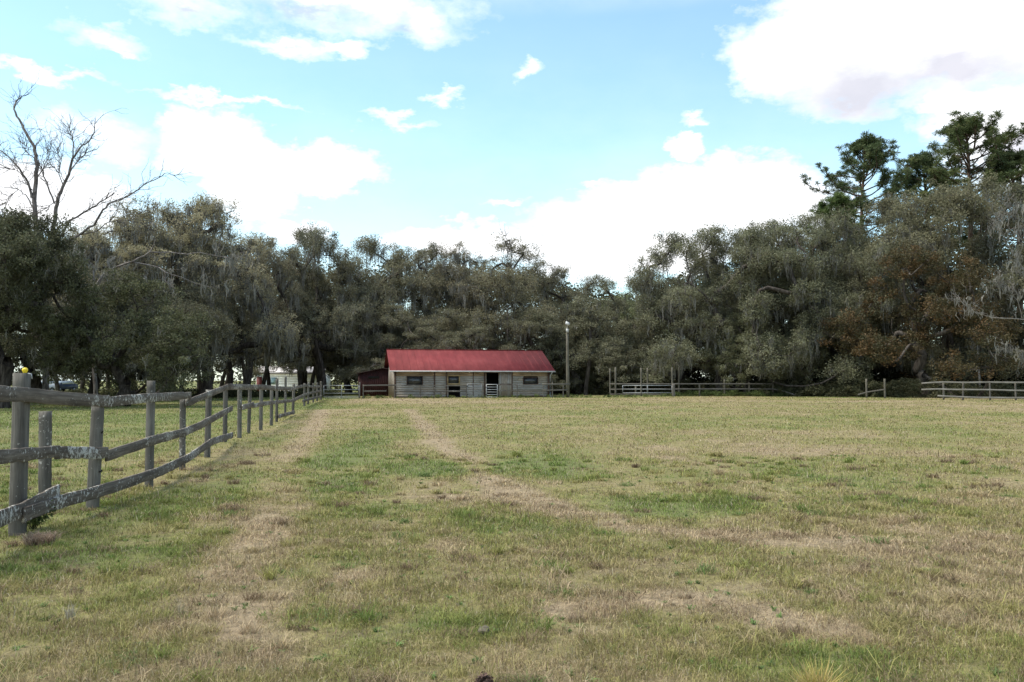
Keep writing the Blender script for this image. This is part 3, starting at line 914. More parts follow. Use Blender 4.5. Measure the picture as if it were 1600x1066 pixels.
PINES = [make_pine(71), make_pine(72, R=5.6, c0=.64, nb=46), make_pine(73, R=4.4, c0=.58)]
pg = 'tall pines on the right skyline'
T(PINES[0], 'pine_tree', 1355, 212, 96, 150, .5, 'tall pine standing apart on the skyline, left of the tallest pine', 'tree', group=pg)
T(PINES[1], 'pine_tree', 1512, 190, 98, 200, 1.5, 'tallest pine with a rounded open top on the right skyline', 'tree', (1.15, 1.1, 1), group=pg)
T(PINES[2], 'pine_tree', 1448, 238, 102, 120, 2.5, 'darker pine between the two tall rounded pines', 'tree', (.8, .85, .85), group=pg)
T(PINES[0], 'pine_tree', 1592, 232, 95, 170, 3.5, 'pine at the right edge of the photo with flat spreading branches', 'tree', (.9, .9, .9), group=pg)
T(PINES[2], 'pine_tree', 1300, 300, 92, 110, 4.5, 'low bright green pine at the left foot of the skyline pines', 'tree', (1.1, 1.2, .9), group=pg)
T(PINES[1], 'pine_tree', 1690, 215, 100, 180, 5.5, 'pine beyond the right edge of the photo', 'tree', group=pg)

# ------------------------------------------------------------------ bare trees
def fine_twigs(br, pts, r, k, Lr, rad, up=.06):
    for _ in range(k):
        a = r.integers(max(1, len(pts) // 3), len(pts)); 
        d = side_dir(unit(pts[a] - pts[a - 1]), r.uniform(.3, .95), r)
        p2, r2, _ = grow(br, pts[a].copy(), d, r.uniform(*Lr), rad, 3, r, up, .28, 5, .35)
        for _ in range(3):
            b = r.integers(1, 6)
            p3, _, _ = grow(br, p2[b].copy(), side_dir(unit(p2[b] - p2[b - 1]), r.uniform(.3, .9), r), r.uniform(*Lr) * .5, rad * .6, 3, r, up, .3, 4, .4)


def traced(limbs, Y, r, base, twigs=6, zj=.35, tw_rad=.018, tl=1.7):
    br = []
    for pl, r0, r1 in limbs:
        depth = np.cumsum(r.normal(0, zj, len(pl))); depth -= depth[0]      # real depth to every limb
        P = np.array([at(px, py, Y + dq) for (px, py), dq in zip(pl, depth)])
        if len(P) > 2:
            tt = np.linspace(0, len(P) - 1, (len(P) - 1) * 3 + 1)
            P = np.stack([np.interp(tt, np.arange(len(P)), P[:, q]) for q in range(3)], 1)
            P[1:-1] += r.normal(0, .03, (len(P) - 2, 3))
        br.append((P, np.linspace(r0, r1, len(P)) * .62, 1))
        fine_twigs(br, P, r, twigs, (.6, tl), tw_rad)
    return br


r_ = np.random.default_rng(5)
YD = 57
dead = [([(72, 622), (70, 560), (66, 480), (60, 410), (57, 355)], .34, .26),
        ([(57, 355), (54, 328), (56, 282), (57, 249), (54, 231), (41, 208), (30, 187), (22, 171), (25, 158), (34, 151), (44, 147)], .26, .03),
        ([(50, 309), (44, 286), (32, 266), (16, 249), (0, 233), (-12, 222)], .14, .03),
        ([(54, 328), (40, 305), (30, 296), (14, 308), (4, 320)], .07, .02),
        ([(57, 249), (48, 243), (40, 236), (38, 225)], .07, .02),
        ([(66, 480), (78, 420), (83, 362), (87, 332), (90, 311), (99, 293), (108, 272), (113, 249), (122, 233), (138, 220), (147, 208), (149, 185)], .27, .03),
        ([(113, 249), (115, 224), (111, 212), (108, 201)], .08, .02),
        ([(108, 272), (118, 255), (126, 248), (133, 240)], .07, .02),
        ([(85, 318), (74, 291), (67, 268), (60, 254)], .10, .05),
        ([(56, 282), (68, 262), (75, 246), (74, 232)], .07, .02), ([(99, 293), (92, 270), (96, 250), (90, 236)], .06, .02),
        ([(55, 300), (44, 290), (30, 268), (10, 262)], .06, .02), ([(124, 367), (150, 362), (172, 346), (200, 344), (226, 330)], .07, .02),
        ([(90, 311), (78, 322), (62, 332), (50, 336)], .05, .02),
        ([(83, 420), (94, 372), (110, 344), (138, 328), (156, 316), (179, 302)], .15, .05),
        ([(80, 440), (97, 383), (124, 367), (147, 351), (161, 328), (175, 316), (198, 307), (225, 289), (248, 277), (262, 270), (276, 277)], .16, .02)]
t = empty('dead_tree', at(72, 620, YD) * 1.0, 0, 'tall leafless dead tree reaching above the dark oak at far left', 'tree')
t.location.z = 0
br = traced(dead, YD, r_, None, 20, tw_rad=.022, tl=2.1)
loc = np.array(t.location)
br = [(p - loc, q, l) for p, q, l in br]
link('trunk', trunk_mesh('trunk', br[:1] + br[1:], M['bark_dead']), t)
low = [([(150, 625), (148, 560), (140, 500), (147, 447), (161, 431), (184, 417), (207, 410), (234, 394), (244, 374)], .22, .05),
       ([(207, 410), (239, 415), (267, 429), (294, 438), (330, 450)], .09, .03),
       ([(234, 394), (257, 394), (285, 397), (312, 396), (349, 402), (386, 398)], .08, .02),
       ([(147, 447), (147, 415), (133, 403)], .08, .02), ([(161, 431), (150, 460), (190, 455), (230, 432)], .06, .02)]
t = empty('dead_tree', at(150, 620, 54), 0, 'leafless tree with long bent side limbs over the low dark oak', 'tree'); t.location.z = 0
br = traced(low, 54, r_, None, 5); loc = np.array(t.location)
link('trunk', trunk_mesh('trunk', [(p - loc, q, l) for p, q, l in br], M['bark_dead']), t)
mp_ = np.concatenate([p for p, q, l in br if q[0] < .1]) - loc
V, Q, tt = moss_strands(mp_[r_.random(len(mp_)) < .25], r_, .3, 1.4, .035, 3)
link('moss_foliage', np_mesh('moss', V, [Q], M['moss'], False, {'tint': ('FLOAT', tt)}), t)

pale = [([(1665, 640), (1660, 560), (1650, 480), (1640, 400), (1625, 330), (1620, 280)], .26, .06),
        ([(1650, 505), (1620, 500), (1597, 498), (1572, 498), (1547, 496), (1522, 487), (1505, 474), (1498, 466)], .10, .03),
        ([(1655, 560), (1620, 556), (1600, 551), (1575, 543)], .08, .03),
        ([(1645, 460), (1620, 440), (1600, 420), (1576, 386), (1563, 360), (1552, 330)], .08, .02),
        ([(1642, 430), (1615, 395), (1595, 372), (1575, 355), (1560, 345)], .06, .02),
        ([(1640, 400), (1610, 370), (1590, 335), (1570, 320)], .05, .02),
        ([(1597, 498), (1590, 470), (1575, 450), (1560, 440)], .05, .02)]
t = empty('bare_tree', at(1665, 620, 66), 0, 'pale leafless tree reaching in from the right edge over the rail fence', 'tree'); t.location.z = 0
br = traced(pale, 66, r_, None, 14, tw_rad=.022); loc = np.array(t.location)
link('trunk', trunk_mesh('trunk', [(p - loc, q, l) for p, q, l in br], M['bark_pale']), t)
mp_ = np.concatenate([p for p, q, l in br if q[0] < .08]) - loc
V, Q, tt = moss_strands(mp_[r_.random(len(mp_)) < .12], r_, .3, 1.3, .035, 3)
link('moss_foliage', np_mesh('moss', V, [Q], M['moss'], False, {'tint': ('FLOAT', tt)}), t)


def bare_small(px, top, Y, label, wd=2.2, mat='bark_dead', rad=.1, seed=1, k=10):
    r = np.random.default_rng(seed); H = at(px, top, Y).z; br = []
    pts, rr, _ = grow(br, np.zeros(3), np.array([0, 0, 1.0]), H * .95, rad, 1, r, .1, .06, 10, .3)
    for j in range(4, 11):
        for q in range(3):
            p2, r2, _ = grow(br, pts[j].copy(), side_dir(np.array([0, 0, 1.0]), r.uniform(.3, .8), r), wd * r.uniform(.6, 1.1) * (1.2 - j / 14), rr[j] * .5, 2, r, .12, .18, 5, .3)
            fine_twigs(br, p2, r, k, (.4, .9), .014)
    o = empty('bare_tree', ((px - 800) / F * Y, Y, 0), 0, label, 'tree')
    link('trunk', trunk_mesh('trunk', br, M[mat]), o)
    return o


bare_small(990, 398, 100, 'small bare twiggy tree poking above the dip in the tree line', seed=3, wd=2.4)
bare_small(1075, 375, 97, 'thin leafless tree beside the feathery-topped oak', seed=4)
bare_small(803, 366, 89, 'bare branched snag rising at the highest point behind the barn', seed=8, wd=3.2, k=5)
bare_small(1530, 470, 76, 'grey leaning sapling behind the right-hand rail fence', seed=6, mat='bark_pale', k=4)

# ------------------------------------------------------------------ woods and scrub (uncountable masses)
def px_x(px, Y): return (px - 800) / F * Y


r = np.random.default_rng(99)
n = 4800
px = r.uniform(-500, 2100, n); Y = r.uniform(116, 146, n)
skyl = np.interp(px, [-500, 0, 150, 300, 400, 500, 600, 800, 900, 1000, 1100, 1300, 1400, 1600, 2100], [380, 380, 400, 400, 420, 415, 425, 425, 455, 470, 420, 395, 365, 345, 345])
zt = CAMZ + (594 - skyl) / F * Y
zb = np.where(px < 480, .8, .2)
z = zb + (zt - zb) * r.random(n) ** .9
C = np.stack([(px - 800) / F * Y, Y, z], 1)
V, Q, tt = puffs(C, 2.1 * r.uniform(.7, 1.3, n), 75, .48, r, .8)
wood = link('woodland', np_mesh('woodland', V, [Q], M['scrub'], False, {'tint': ('FLOAT', tt)}))
wood.color = (1.0, .95, .9, 1)
tag(wood, 'dark mass of distant woodland behind the oaks', 'woods', kind='stuff')

# scrub along the foot of the trees
def scrub(name, label, segs, n, seed, hmax, leaf=.16, per=60, prad=.45, color=(1, 1, 1)):
    r = np.random.default_rng(seed)
    q = r.random(n); i_ = r.integers(0, len(segs), n)
    A = np.array([s[0] for s in segs], float)[i_]; B = np.array([s[1] for s in segs], float)[i_]
    dep = np.array([s[2] for s in segs], float)[i_]
    P = A + (B - A) * q[:, None]; P[:, 1] += r.random(n) * dep
    hh = hmax * fbm(P[:, 0], P[:, 1], 2.6, 3, 3) * 1.4
    z = r.random(n) ** 1.3 * hh
    C = np.stack([P[:, 0], P[:, 1], z + .05], 1)
    V, Q, tt = puffs(C, prad * r.uniform(.6, 1.3, n), per, leaf, r, .7)
    V[:, 2] = np.maximum(V[:, 2], 0.0)
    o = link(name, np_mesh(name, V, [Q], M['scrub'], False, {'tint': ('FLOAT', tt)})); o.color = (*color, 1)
    tag(o, label, 'undergrowth', kind='stuff')
    return o


X_ = px_x
scrub('undergrowth', 'dark scrub and weeds along the foot of the trees on the right', [((X_(900, 86), 86), (X_(1230, 85), 85), 8), ((X_(1190, 79), 79), (X_(1450, 72), 72), 9), ((X_(1430, 71), 71), (X_(1850, 70), 70), 9)], 1900, 1, 1.5)
scrub('tall_undergrowth', 'tall thicket tinted dark for the shade under the right-hand oaks', [((X_(560, 97), 97), (X_(1250, 92), 92), 6), ((X_(1200, 86), 86), (X_(1900, 80), 80), 6)], 2300, 2, 5.2, .26, 60, .8, (.55, .55, .55))  # tint darkened so the thicket carries the deep shade below the oaks
scrub('low_growth', 'low dark green growth under the oaks beyond the left fence', [((X_(-260, 60), 60), (X_(520, 76), 76), 7)], 900, 3, .75, .14, 60, .4, (.8, .85, .7))  # strip of low leaf puffs in a slightly darker green tint
scrub('fence_line_weeds', 'green weeds at the foot of the corral rails', [((X_(1040, 79), 79), (X_(1330, 78), 78), 3)], 420, 4, .45, .1, 60, .28, (1.3, 1.7, 1.0))
scrub('barn_weeds', 'patchy weeds along the rails in front of the barn', [((X_(565, 69.5), 69.5), (X_(1040, 75), 75), 1.4)], 170, 5, .22, .08, 50, .16, (1.5, 1.9, 1.1))

# ------------------------------------------------------------------ near fence (left)
fence = empty('board_fence', gnd(20, 838), 0, 'weathered grey board fence with lichen running away along the left of the field', 'fence')
FO = np.array(fence.location)
side = np.array([1.0, .12, 0])
posts = [  # px, base y, top y, width m, lean
    (-70, 898, 570, .14, 0), (20, 838, 583, .15, 0), (65, 797, 643, .135, .02), (140, 795, 633, .14, .03), (230, 763, 595, .115, 0), (283, 735, 624, .10, .01), (322, 716, 609, .115, .01), (350, 692, 605, .11, 0),
    (373, 685, 601, .115, .01), (387.5, 678, 603, .10, .02), (406.5, 673, 603, .11, 0), (423, 665, 603, .11, 0), (431.5, 660, 592, .10, 0), (445, 651, 588, .10, 0), (457, 648, 600, .12, .02),
    (475, 635, 599, .12, 0), (481, 632, 598, .13, 0), (489, 629, 599, .13, 0), (495, 627, 598, .14, 0), (501, 625, 596, .17, 0)]
PP = {}
for px, by, ty, wd, lean in posts:
    b = gnd(px, by); top = at(px, ty, b.y).z
    PP[px] = b
    mb = MB()
    z0 = float(gz(np.array([b.x]), np.array([b.y]))[0]) - .1
    sg = random.choice((-1, 1))
    P = [(b.x - FO[0] + lean * z * sg, b.y - FO[1] + wd / 2, z) for z in (z0, top * .35, top * .7, top)]
    mb.sweep(P, wd * .88, wd * .84, (1, 0, 0), jit=.003, bev=wd * .13, sub=5)
    o = mb.build('post', M['post'], fence)
    if px == 20: tallpost = (b, top)


def rail(pts, h=.145, mat='fence', th=.03, fwd=0.0):
    """pts: (px, y centre, depth) ; lies on the field side of the posts"""
    P = []
    for px, yy, Y in pts:
        p = at(px, yy, Y)
        P.append((p.x - FO[0] + .085 + fwd, p.y - FO[1] + .03, p.z))
    mb = MB()
    mb.sweep(P, th, h, side, jit=.0045, bev=.005, sub=9)
    return mb.build('rail', M[mat], fence)


D = lambda by: gnd(800, by).y
rail([(-70, 612, 6.6), (20, 617, 8.15), (90, 623, 9.1), (157, 627.5, 10.2)])
rail([(155, 628, 10.25), (230, 621, 11.8), (289, 618, 14.3)], .125)
rail([(282, 630.5, 14.1), (322, 615, 16.3), (350, 604.5, 20.3)], .125)
rail([(349, 604.5, 20.2), (387, 605, 23.7), (406.5, 605, 25.2), (431, 607, 30.2), (457, 608, 36.8)], .15)
rail([(455, 607, 36.5), (475, 602.5, 48), (489, 605, 57), (501, 603, 64)], .15)
rail([(-70, 718, 6.6), (20, 711, 8.15), (77, 705.5, 9.0)], .13)
rail([(68, 707.5, 8.95), (110, 708, 9.6), (151, 708, 10.1)], .14, fwd=.03)
rail([(153, 713, 10.15), (230, 688, 11.8), (283, 674.5, 14.1), (322, 656, 16.3), (357, 638, 20.8)], .135)
rail([(-70, 832, 6.6), (20, 797, 8.1), (77, 768, 9.0)], .15)
rail([(16, 806, 8.0), (70, 786, 8.9), (140, 768, 9.9), (230, 740, 11.8), (283, 716, 14.1), (322, 690, 16.3), (356, 680, 20.4)], .14, fwd=.025)
rail([(373, 637, 21.9), (391, 632, 24)], .15)
rail([(389, 634.5, 23.7), (406.5, 631, 25.2), (431, 628.5, 30.2), (457, 625.7, 36.8)], .13)
rail([(455, 626, 36.5), (475, 616, 48), (501, 611, 64)], .15)
rail([(431, 651, 30.2), (457, 644, 36.8)], .14)
rail([(470, 627, 46), (501, 619, 64)], .15)
# yellow insulator cap on the nearest tall post, staples and a bracket on the next
b, top = tallpost
mb = MB()
zz = top
mb.tube([(b.x - FO[0] + .04, b.y - FO[1] + .06, zz + q) for q in (-.005, .012, .02, .038, .05, .055)], [.02, .02, .026, .027, .02, .008], 12)
mb.build('insulator', M['yellow'], fence, True)
mb = MB()
mb.tube([(b.x - FO[0] + .075, b.y - FO[1] + .05, zz - .003), (b.x - FO[0] + .11, b.y - FO[1] + .05, zz - .01), (b.x - FO[0] + .12, b.y - FO[1] + .05, zz - .06)], .006, 6)
mb.build('wire_hook', M['gate_pale'], fence)
b = PP[140]
for zq in (.55, 1.02):
    mb = MB()
    mb.tube([(b.x - FO[0] + .06, b.y - FO[1] + .06, zq * 1.0 - .12), (b.x - FO[0] + .10, b.y - FO[1] + .06, zq - .11), (b.x - FO[0] + .11, b.y - FO[1] + .06, zq - .09)], .009, 6)
    mb.build('fence_bracket', M['dark'], fence)

# leafy weed and dead clump at the foot of the first post
r = np.random.default_rng(8)
g0 = gnd(52, 826)
weed = empty('weed', g0, 0, 'dark green leafy weed growing at the foot of the nearest tall fence post', 'plant')
br = []; C = []
for k in range(22):
    p2, _, _ = grow(br, np.array([r.normal(0, .03), r.normal(0, .03), 0]), np.array([r.normal(0, .5), r.normal(0, .5), 1.0]), r.uniform(.15, .34), .004, 3, r, .05, .15, 4, .5)
    C += [p2[-1], p2[3], p2[2]]
V, Q, tt = puffs(np.array(C), .055, 16, .035, r, .8, .6)
link('stem', trunk_mesh('stem', br, M['scrub']), weed)
o = link('foliage', np_mesh('foliage', V, [Q], M['scrub'], False, {'tint': ('FLOAT', tt)}), weed); o.color = (1.1, 1.5, .9, 1)


def tuft(name, loc, label, n, h, spread, wd, cols, lean=(.1, .8)):
    ang = rng.uniform(0, 6.28, n); q = np.sqrt(rng.random(n)) * spread
    x, y = np.cos(ang) * q, np.sin(ang) * q
    col = np.array(cols)[rng.integers(0, len(cols), n)] * rng.uniform(.7, 1.25, (n, 1))
    V, Tt, c_ = blades(x, y, h * rng.uniform(.5, 1.1, n), np.full(n, wd), rng.uniform(*lean, n), col, z0=np.zeros(n))
    o = link(name, np_mesh(name, V, [Tt], M['grass'], False, {'col': ('FLOAT_COLOR', c_)}))
    o.location = loc
    return tag(o, label, 'grass tuft')


tuft('dead_grass_clump', gnd(62, 848), 'brown matted clump of dead grass beside the green weed', 700, .13, .13, .005, [(.30, .22, .16), (.22, .15, .11), (.38, .3, .22)], (.6, 1.9))
tuft('grass_tuft', at(1278, 1092, 3.85).xy.to_3d(), 'tall yellow-green grass tuft at the bottom edge of the photo', 420, .27, .06, .006, [(.42, .33, .11), (.34, .30, .09), (.48, .36, .17)], (.1, .7))
tuft('pale_grass_tuft', gnd(110, 968), 'small pale whitish tuft in the grass at lower left', 60, .12, .03, .003, [(.34, .31, .24)], (.1, .7))
tuft('pale_grass_tuft', gnd(282, 962), 'thin pale straw stalks standing in the grass right of the whitish tuft', 24, .14, .03, .003, [(.34, .29, .2)], (.1, .8))

# seed head close to the lens
seed_y = 1.25
p = at(757, 1056, seed_y)
w_ = empty('dry_weed', (p.x, seed_y, 0), 0, 'blurry brown dry weed head at the very bottom of the photo, nearest to the viewer', 'plant')
mb = MB(); mb.tube([(0, 0, 0), (.01, 0, .4), (-.005, 0, .8), (0, 0, p.z - .02)], [.004, .0035, .003, .0025], 6); mb.build('stem', M['seed'], w_, True)
n = 1500
dv = rng.normal(size=(n, 3)); dv /= np.linalg.norm(dv, axis=1)[:, None]
Cc = np.zeros((n, 3)); Cc[:, 2] = p.z - .022
V, Q, tt = puffs(Cc + dv * np.array([.013, .013, .024]) * rng.random((n, 1)), .006, 3, .007, np.random.default_rng(2), 1.0)
link('seed_head', np_mesh('seed_head', V, [Q], M['seed'], False, {'tint': ('FLOAT', tt)}), w_)


def rock(name, loc, s, label, seed):
    r = np.random.default_rng(seed); bpy_v = []
    n_, m_ = 10, 14
    for a in range(n_ + 1):
        th = math.pi * a / n_
        for b_ in range(m_):
            ph = 2 * math.pi * b_ / m_
            v = np.array([math.sin(th) * math.cos(ph), math.sin(th) * math.sin(ph), math.cos(th)])
            k = 1 + .25 * math.sin(3 * v[0] + seed) * math.cos(4 * v[1]) + .12 * math.sin(7 * v[2] + 5 * v[0])
            bpy_v.append(v * k * np.array(s))
    Q = [(a * m_ + b_, a * m_ + (b_ + 1) % m_, (a + 1) * m_ + (b_ + 1) % m_, (a + 1) * m_ + b_) for a in range(n_) for b_ in range(m_)]
    o = link(name, np_mesh(name, np.array(bpy_v), [np.array(Q)], M['stone']))
    o.location = loc
    return tag(o, label, 'stone')


rock('stone', gnd(756, 990) + Vector((0, 0, .02)), (.038, .034, .022), 'small buff stone half sunk in the grass at the bottom middle', 1)

# ------------------------------------------------------------------ barn
YAW = math.atan2(.208, .978)
A0 = at(609, 579, 72.0)
barn = empty('stable_barn', (A0.x, 72.0, 0), YAW, 'long low stable of weathered boards under a red metal roof', 'barn')
LR = 14.9
ez, rz_ = 2.36, 4.38
hd = 5.0
wl0, wl1 = .42, 14.45            # wall ends along u
wv0, wv1 = .45, 9.55             # front and rear wall


def bu(px, v=wv0):
    """distance along the barn front where the sight line of px meets it"""
    k = (px - 800) / F
    c, s = math.cos(YAW), math.sin(YAW)
    # point = A + u*(c,s) + v*(-s,c)
    ax, ay = A0.x - v * s, 72.0 + v * c
    return (k * ay - ax) / (c - k * s)


def bz(py, u, v=wv0):
    yy = 72.0 + u * math.sin(YAW) + v * math.cos(YAW)
    return CAMZ + (594 - py) / F * yy


# roof: two ribbed slopes with thickness
mb = MB()
for sgn in (0, 1):
    def rp(u, q, dz):            # q: 0 at eave .. 1 at ridge
        v = q * hd if sgn == 0 else 2 * hd - q * hd
        return (u, v, ez + (rz_ - ez) * q + dz)
    mb.hexa(np.array([rp(x, q, z) for x in (0, LR) for q in (0, 1) for z in (0, .02)]))
    nr = 24
    for k in range(1, nr):
        u0 = LR * k / nr
        mb.hexa(np.array([rp(x, q, z) for x in (u0 - .018, u0 + .018) for q in (.004, .985) for z in (.012, .032)]))
mb.box(0, LR, hd - .12, hd + .12, rz_ + .0, rz_ + .05)
roof = mb.build('roof', M['roof'], barn)
# gutter and fascia
mb = MB(); mb.box(.0, LR, -.09, -.005, ez - .10, ez + .015); mb.build('gutter', M['white_metal'], barn)
mb = MB(); mb.tube([(14.62, -.04, ez - .10), (14.55, .12, ez - .28), (14.50, .28, ez - .4), (14.50, .33, ez - .6), (14.50, .33, .12), (14.52, .18, .06)], .045, 8); mb.build('downspout', M['white_metal'], barn)
# openings on the front: (u0,u1,z0,z1)
op = {}
for nm, x0, x1, y0, y1 in (('w1', 636.5, 660, 588.5, 602), ('w2', 700.5, 717, 588, 599), ('hole', 701, 719, 604.5, 619.5), ('door', 760, 779, 584, 622), ('w3', 818, 840, 590.5, 600)):
    u0, u1 = bu(x0), bu(x1)
    op[nm] = (u0, u1, max(.08, bz(y1, u0)), min(2.22, bz(y0, u0)))
op['door'] = (op['door'][0], op['door'][1], 0.0, 2.2)
op['hole'] = (op['hole'][0], op['hole'][1], .12, op['hole'][3])
wt = 2.42
mb = MB(); mbw = MB()
rb = np.random.default_rng(4)
z = .05; row = 0
while z < wt:
    h = .205; z1 = min(wt, z + h - .003)
    cuts = [wl0, wl1]
    spans = [(wl0, wl1)]
    for (a, b_, c0, c1) in op.values():
        if c1 > z + .03 and c0 < z1 - .03:
            spans = [s2 for s in spans for s2 in ((s[0], min(s[1], a)), (max(s[0], b_), s[1])) if s2[1] - s2[0] > .03]
    tgt = mbw if (row == 9 or row == 10) else mb
    for a, b_ in spans:
        p_ = a
        while p_ < b_ - .01:
            q_ = min(b_, p_ + rb.uniform(1.6, 3.2))
            if b_ - q_ < .4: q_ = b_
            dv_ = rb.uniform(0, .005)
            tgt.box(p_ + .004, q_ - .004, wv0 - dv_, wv0 + .025, z + rb.uniform(0, .003), z1)
            p_ = q_
    z += h; row += 1
mb.build('front_wall', M['barn'], barn)
mbw.build('top_boards', M['barn_warm'], barn)
# near-black backing behind boards, coloured as the barn's unlit inside; openings cut out
mb = MB()
us_ = sorted({wl0, wl1} | {v_ for o_ in op.values() for v_ in o_[:2]})
for a, b_ in zip(us_[:-1], us_[1:]):
    mid_ = (a + b_) / 2
    zs = [(0.0, wt)]
    for (p0, p1, c0, c1) in op.values():
        if p0 < mid_ < p1: zs = [s2 for s in zs for s2 in ((s[0], min(s[1], c0)), (max(s[0], c1), s[1])) if s2[1] - s2[0] > .01]
    for c0, c1 in zs: mb.box(a, b_, wv0 + .03, wv0 + .06, c0, c1)
mb.box(wl0 + .06, wl1 - .06, 4.0, 4.05, 0, 3.3)
mb.build('unlit_backing', M['dark'], barn)
mb = MB(); mb.box(wl0 + .06, wl1 - .06, wv0 + .08, wv1 - .06, -.02, .03); mb.build('dirt_floor', M['dirt'], barn)
for nm, uu in (('l', wl0), ('r', wl1)):          # gables: vertical boards to the roof line
    mb = MB()
    v = wv0 + .05
    while v < wv1 - .05:
        v1 = min(v + .2, wv1 - .02)
        f = lambda q: ez + (rz_ - ez) * (1 - abs(q - hd) / hd) - .03
        x0, x1 = (uu - .02, uu + .03) if nm == 'l' else (uu - .03, uu + .02)
        mb.add(np.array([(x, q, zz) for x in (x0, x1) for q in (v, v1 - .012) for zz in (0.02, f(q if q < hd else q))]), [(0, 1, 3, 2), (4, 6, 7, 5), (0, 4, 5, 1), (2, 3, 7, 6), (0, 2, 6, 4), (1, 5, 7, 3)],
               G=np.array([(zz, q, v * 7.3) for x in (x0, x1) for q in (v, v1 - .012) for zz in (0.02, f(q))]))
        v += .2
    mb.build('gable_wall', M['barn'], barn)
mb = MB(); mb.box(wl0, wl1, wv1 - .02, wv1 + .03, 0, wt); mb.build('rear_wall', M['barn'], barn)
# posts and dark uprights
for px_, wd in ((617.5, .13), (679, .12), (698.0, .07), (739.5, .07), (757.5, .12), (800, .09), (857, .16)):
    u = bu(px_)
    mb = MB(); mb.box(u - wd / 2, u + wd / 2, wv0 - .075, wv0 - .015, 0, wt - .02, axis=2); mb.build('upright', M['barn_trim'], barn)
# bottom sill stain board
mb = MB(); mb.box(bu(800) + .05, bu(850), wv0 - .035, wv0 - .014, .02, .16); mb.build('sill_board', M['barn_trim'], barn)


def window(nm, frame_mat, fw, pane='glassdark', name='window'):
    a, b_, c0, c1 = op[nm]
    mb = MB(); v0 = wv0 - .04
    mb.box(a - fw, b_ + fw, v0, wv0 + .05, c1, c1 + fw); mb.box(a - fw, b_ + fw, v0, wv0 + .05, c0 - fw, c0)
    mb.box(a - fw, a, v0 + .003, wv0 + .05, c0, c1, axis=2); mb.box(b_, b_ + fw, v0 + .003, wv0 + .05, c0, c1, axis=2)
    w_ = mb.build(name, M[frame_mat], barn)
    mb = MB(); mb.box(a - .001, b_ + .001, wv0 + .005, wv0 + .02, c0 - .001, c1 + .001); mb.build('pane', M[pane], w_)
    return w_


window('w1', 'barn_trim', .045)
window('w2', 'yellow_wood', .11)['label'] = 'window framed in fresh yellow timber above the stall opening'
window('w3', 'barn_trim', .045)
a, b_, c0, c1 = op['hole']
mb = MB(); mb.box(a - .02, b_ + .02, wv0 - .06, wv0 - .03, c0 + .38, c0 + .5); mb.build('stall_bar', M['barn'], barn)
# sliding door pushed to the right of the dark doorway
mb = MB()
a, b_ = bu(780), bu(799.5); k = 0
while a < b_ - .02:
    mb.box(a, min(a + .19, b_) - .01, wv0 - .07, wv0 - .03, .10, 2.2, axis=2); a += .19
dr = mb.build('sliding_door', M['barn'], barn)
mb = MB(); mb.box(bu(780) + .02, bu(799.5) - .02, wv0 - .088, wv0 - .073, 1.1, 1.22); mb.build('door_ledge', M['barn_trim'], dr)
mb = MB(); mb.box(bu(756), bu(801), wv0 - .10, wv0 - .075, 2.2, 2.27); mb.build('door_track', M['barn_trim'], barn)

# ------------------------------------------------------------------ far fences
def rfence(name, label, posts, rails, matp='rail_far', matr='rail_far', pw=.11, rh=.11, round_=False):
    """posts: (px, base_y, top_y, Y); rails: [(px,y,Y)...]"""
    p0 = posts[0]
    o = empty(name, (px_x(p0[0], p0[3]), p0[3], 0), 0, label, 'fence')
    O = np.array(o.location)
    for q in posts:
        px, ty, Y = q[0], q[2], q[3]
        lean = q[4] if len(q) > 4 else 0
        z1 = at(px, ty, Y).z; X = px_x(px, Y)
        mb = MB()
        mb.sweep([np.array((X + lean * zz / z1, Y, zz)) - O for zz in (-.05, z1 * .5, z1)], pw, pw, (1, 0, 0), jit=.002, bev=pw * .25, sub=3)
        mb.build('post', M[matp], o)
    for rl in rails:
        h = rh; pts = rl
        if isinstance(rl, tuple): h, pts = rl
        P = [np.array(at(px, y, Y)) - O + np.array([0, -.07, 0]) for px, y, Y in pts]
        mb = MB(); mb.sweep(P, .04, h, (0, 1, 0), jit=.004, bev=.008, sub=4)
        mb.build('rail', M['post' if h == .075 else matr], o)
    return o


# barnyard fence: from the gate post past the barn front to the pole
def bY(px): return 69.6 + (px - 562) / 325 * 3.4


yard = rfence('yard_fence', 'two-rail fence across the front of the barn from the gate to the utility pole',
              [(562.5, 622, 597, bY(562)), (568, 622, 601, bY(568)), (617, 622, 601, bY(617)), (657, 622, 602, bY(657)), (679, 622, 605, bY(679)), (729, 622, 600, bY(729)), (755, 622, 600, bY(755)), (808, 622, 600, bY(808)), (849, 622, 600, bY(849)), (863, 620, 598, bY(863)), (880, 620, 601, bY(880))],
              [(.11, [(568, 602.5, bY(568)), (604, 602, bY(604)), (617, 602, bY(617))]), (.11, [(568, 611.5, bY(568)), (604, 611, bY(604))]),
               (.075, [(617, 602, bY(617)), (657, 602.5, bY(657)), (729, 603, bY(729))]), (.075, [(617, 611, bY(617)), (657, 611.5, bY(657)), (729, 611, bY(729))]),
               (.075, [(778, 601.5, bY(778)), (808, 602, bY(808)), (849, 601, bY(849))]), (.075, [(778, 610, bY(778)), (808, 610.5, bY(808)), (849, 610, bY(849))]),
               (.13, [(847, 600.5, bY(847)), (891, 600.5, bY(891))]), (.11, [(847, 610, bY(847)), (886, 609.5, bY(886))])], pw=.09, rh=.1)


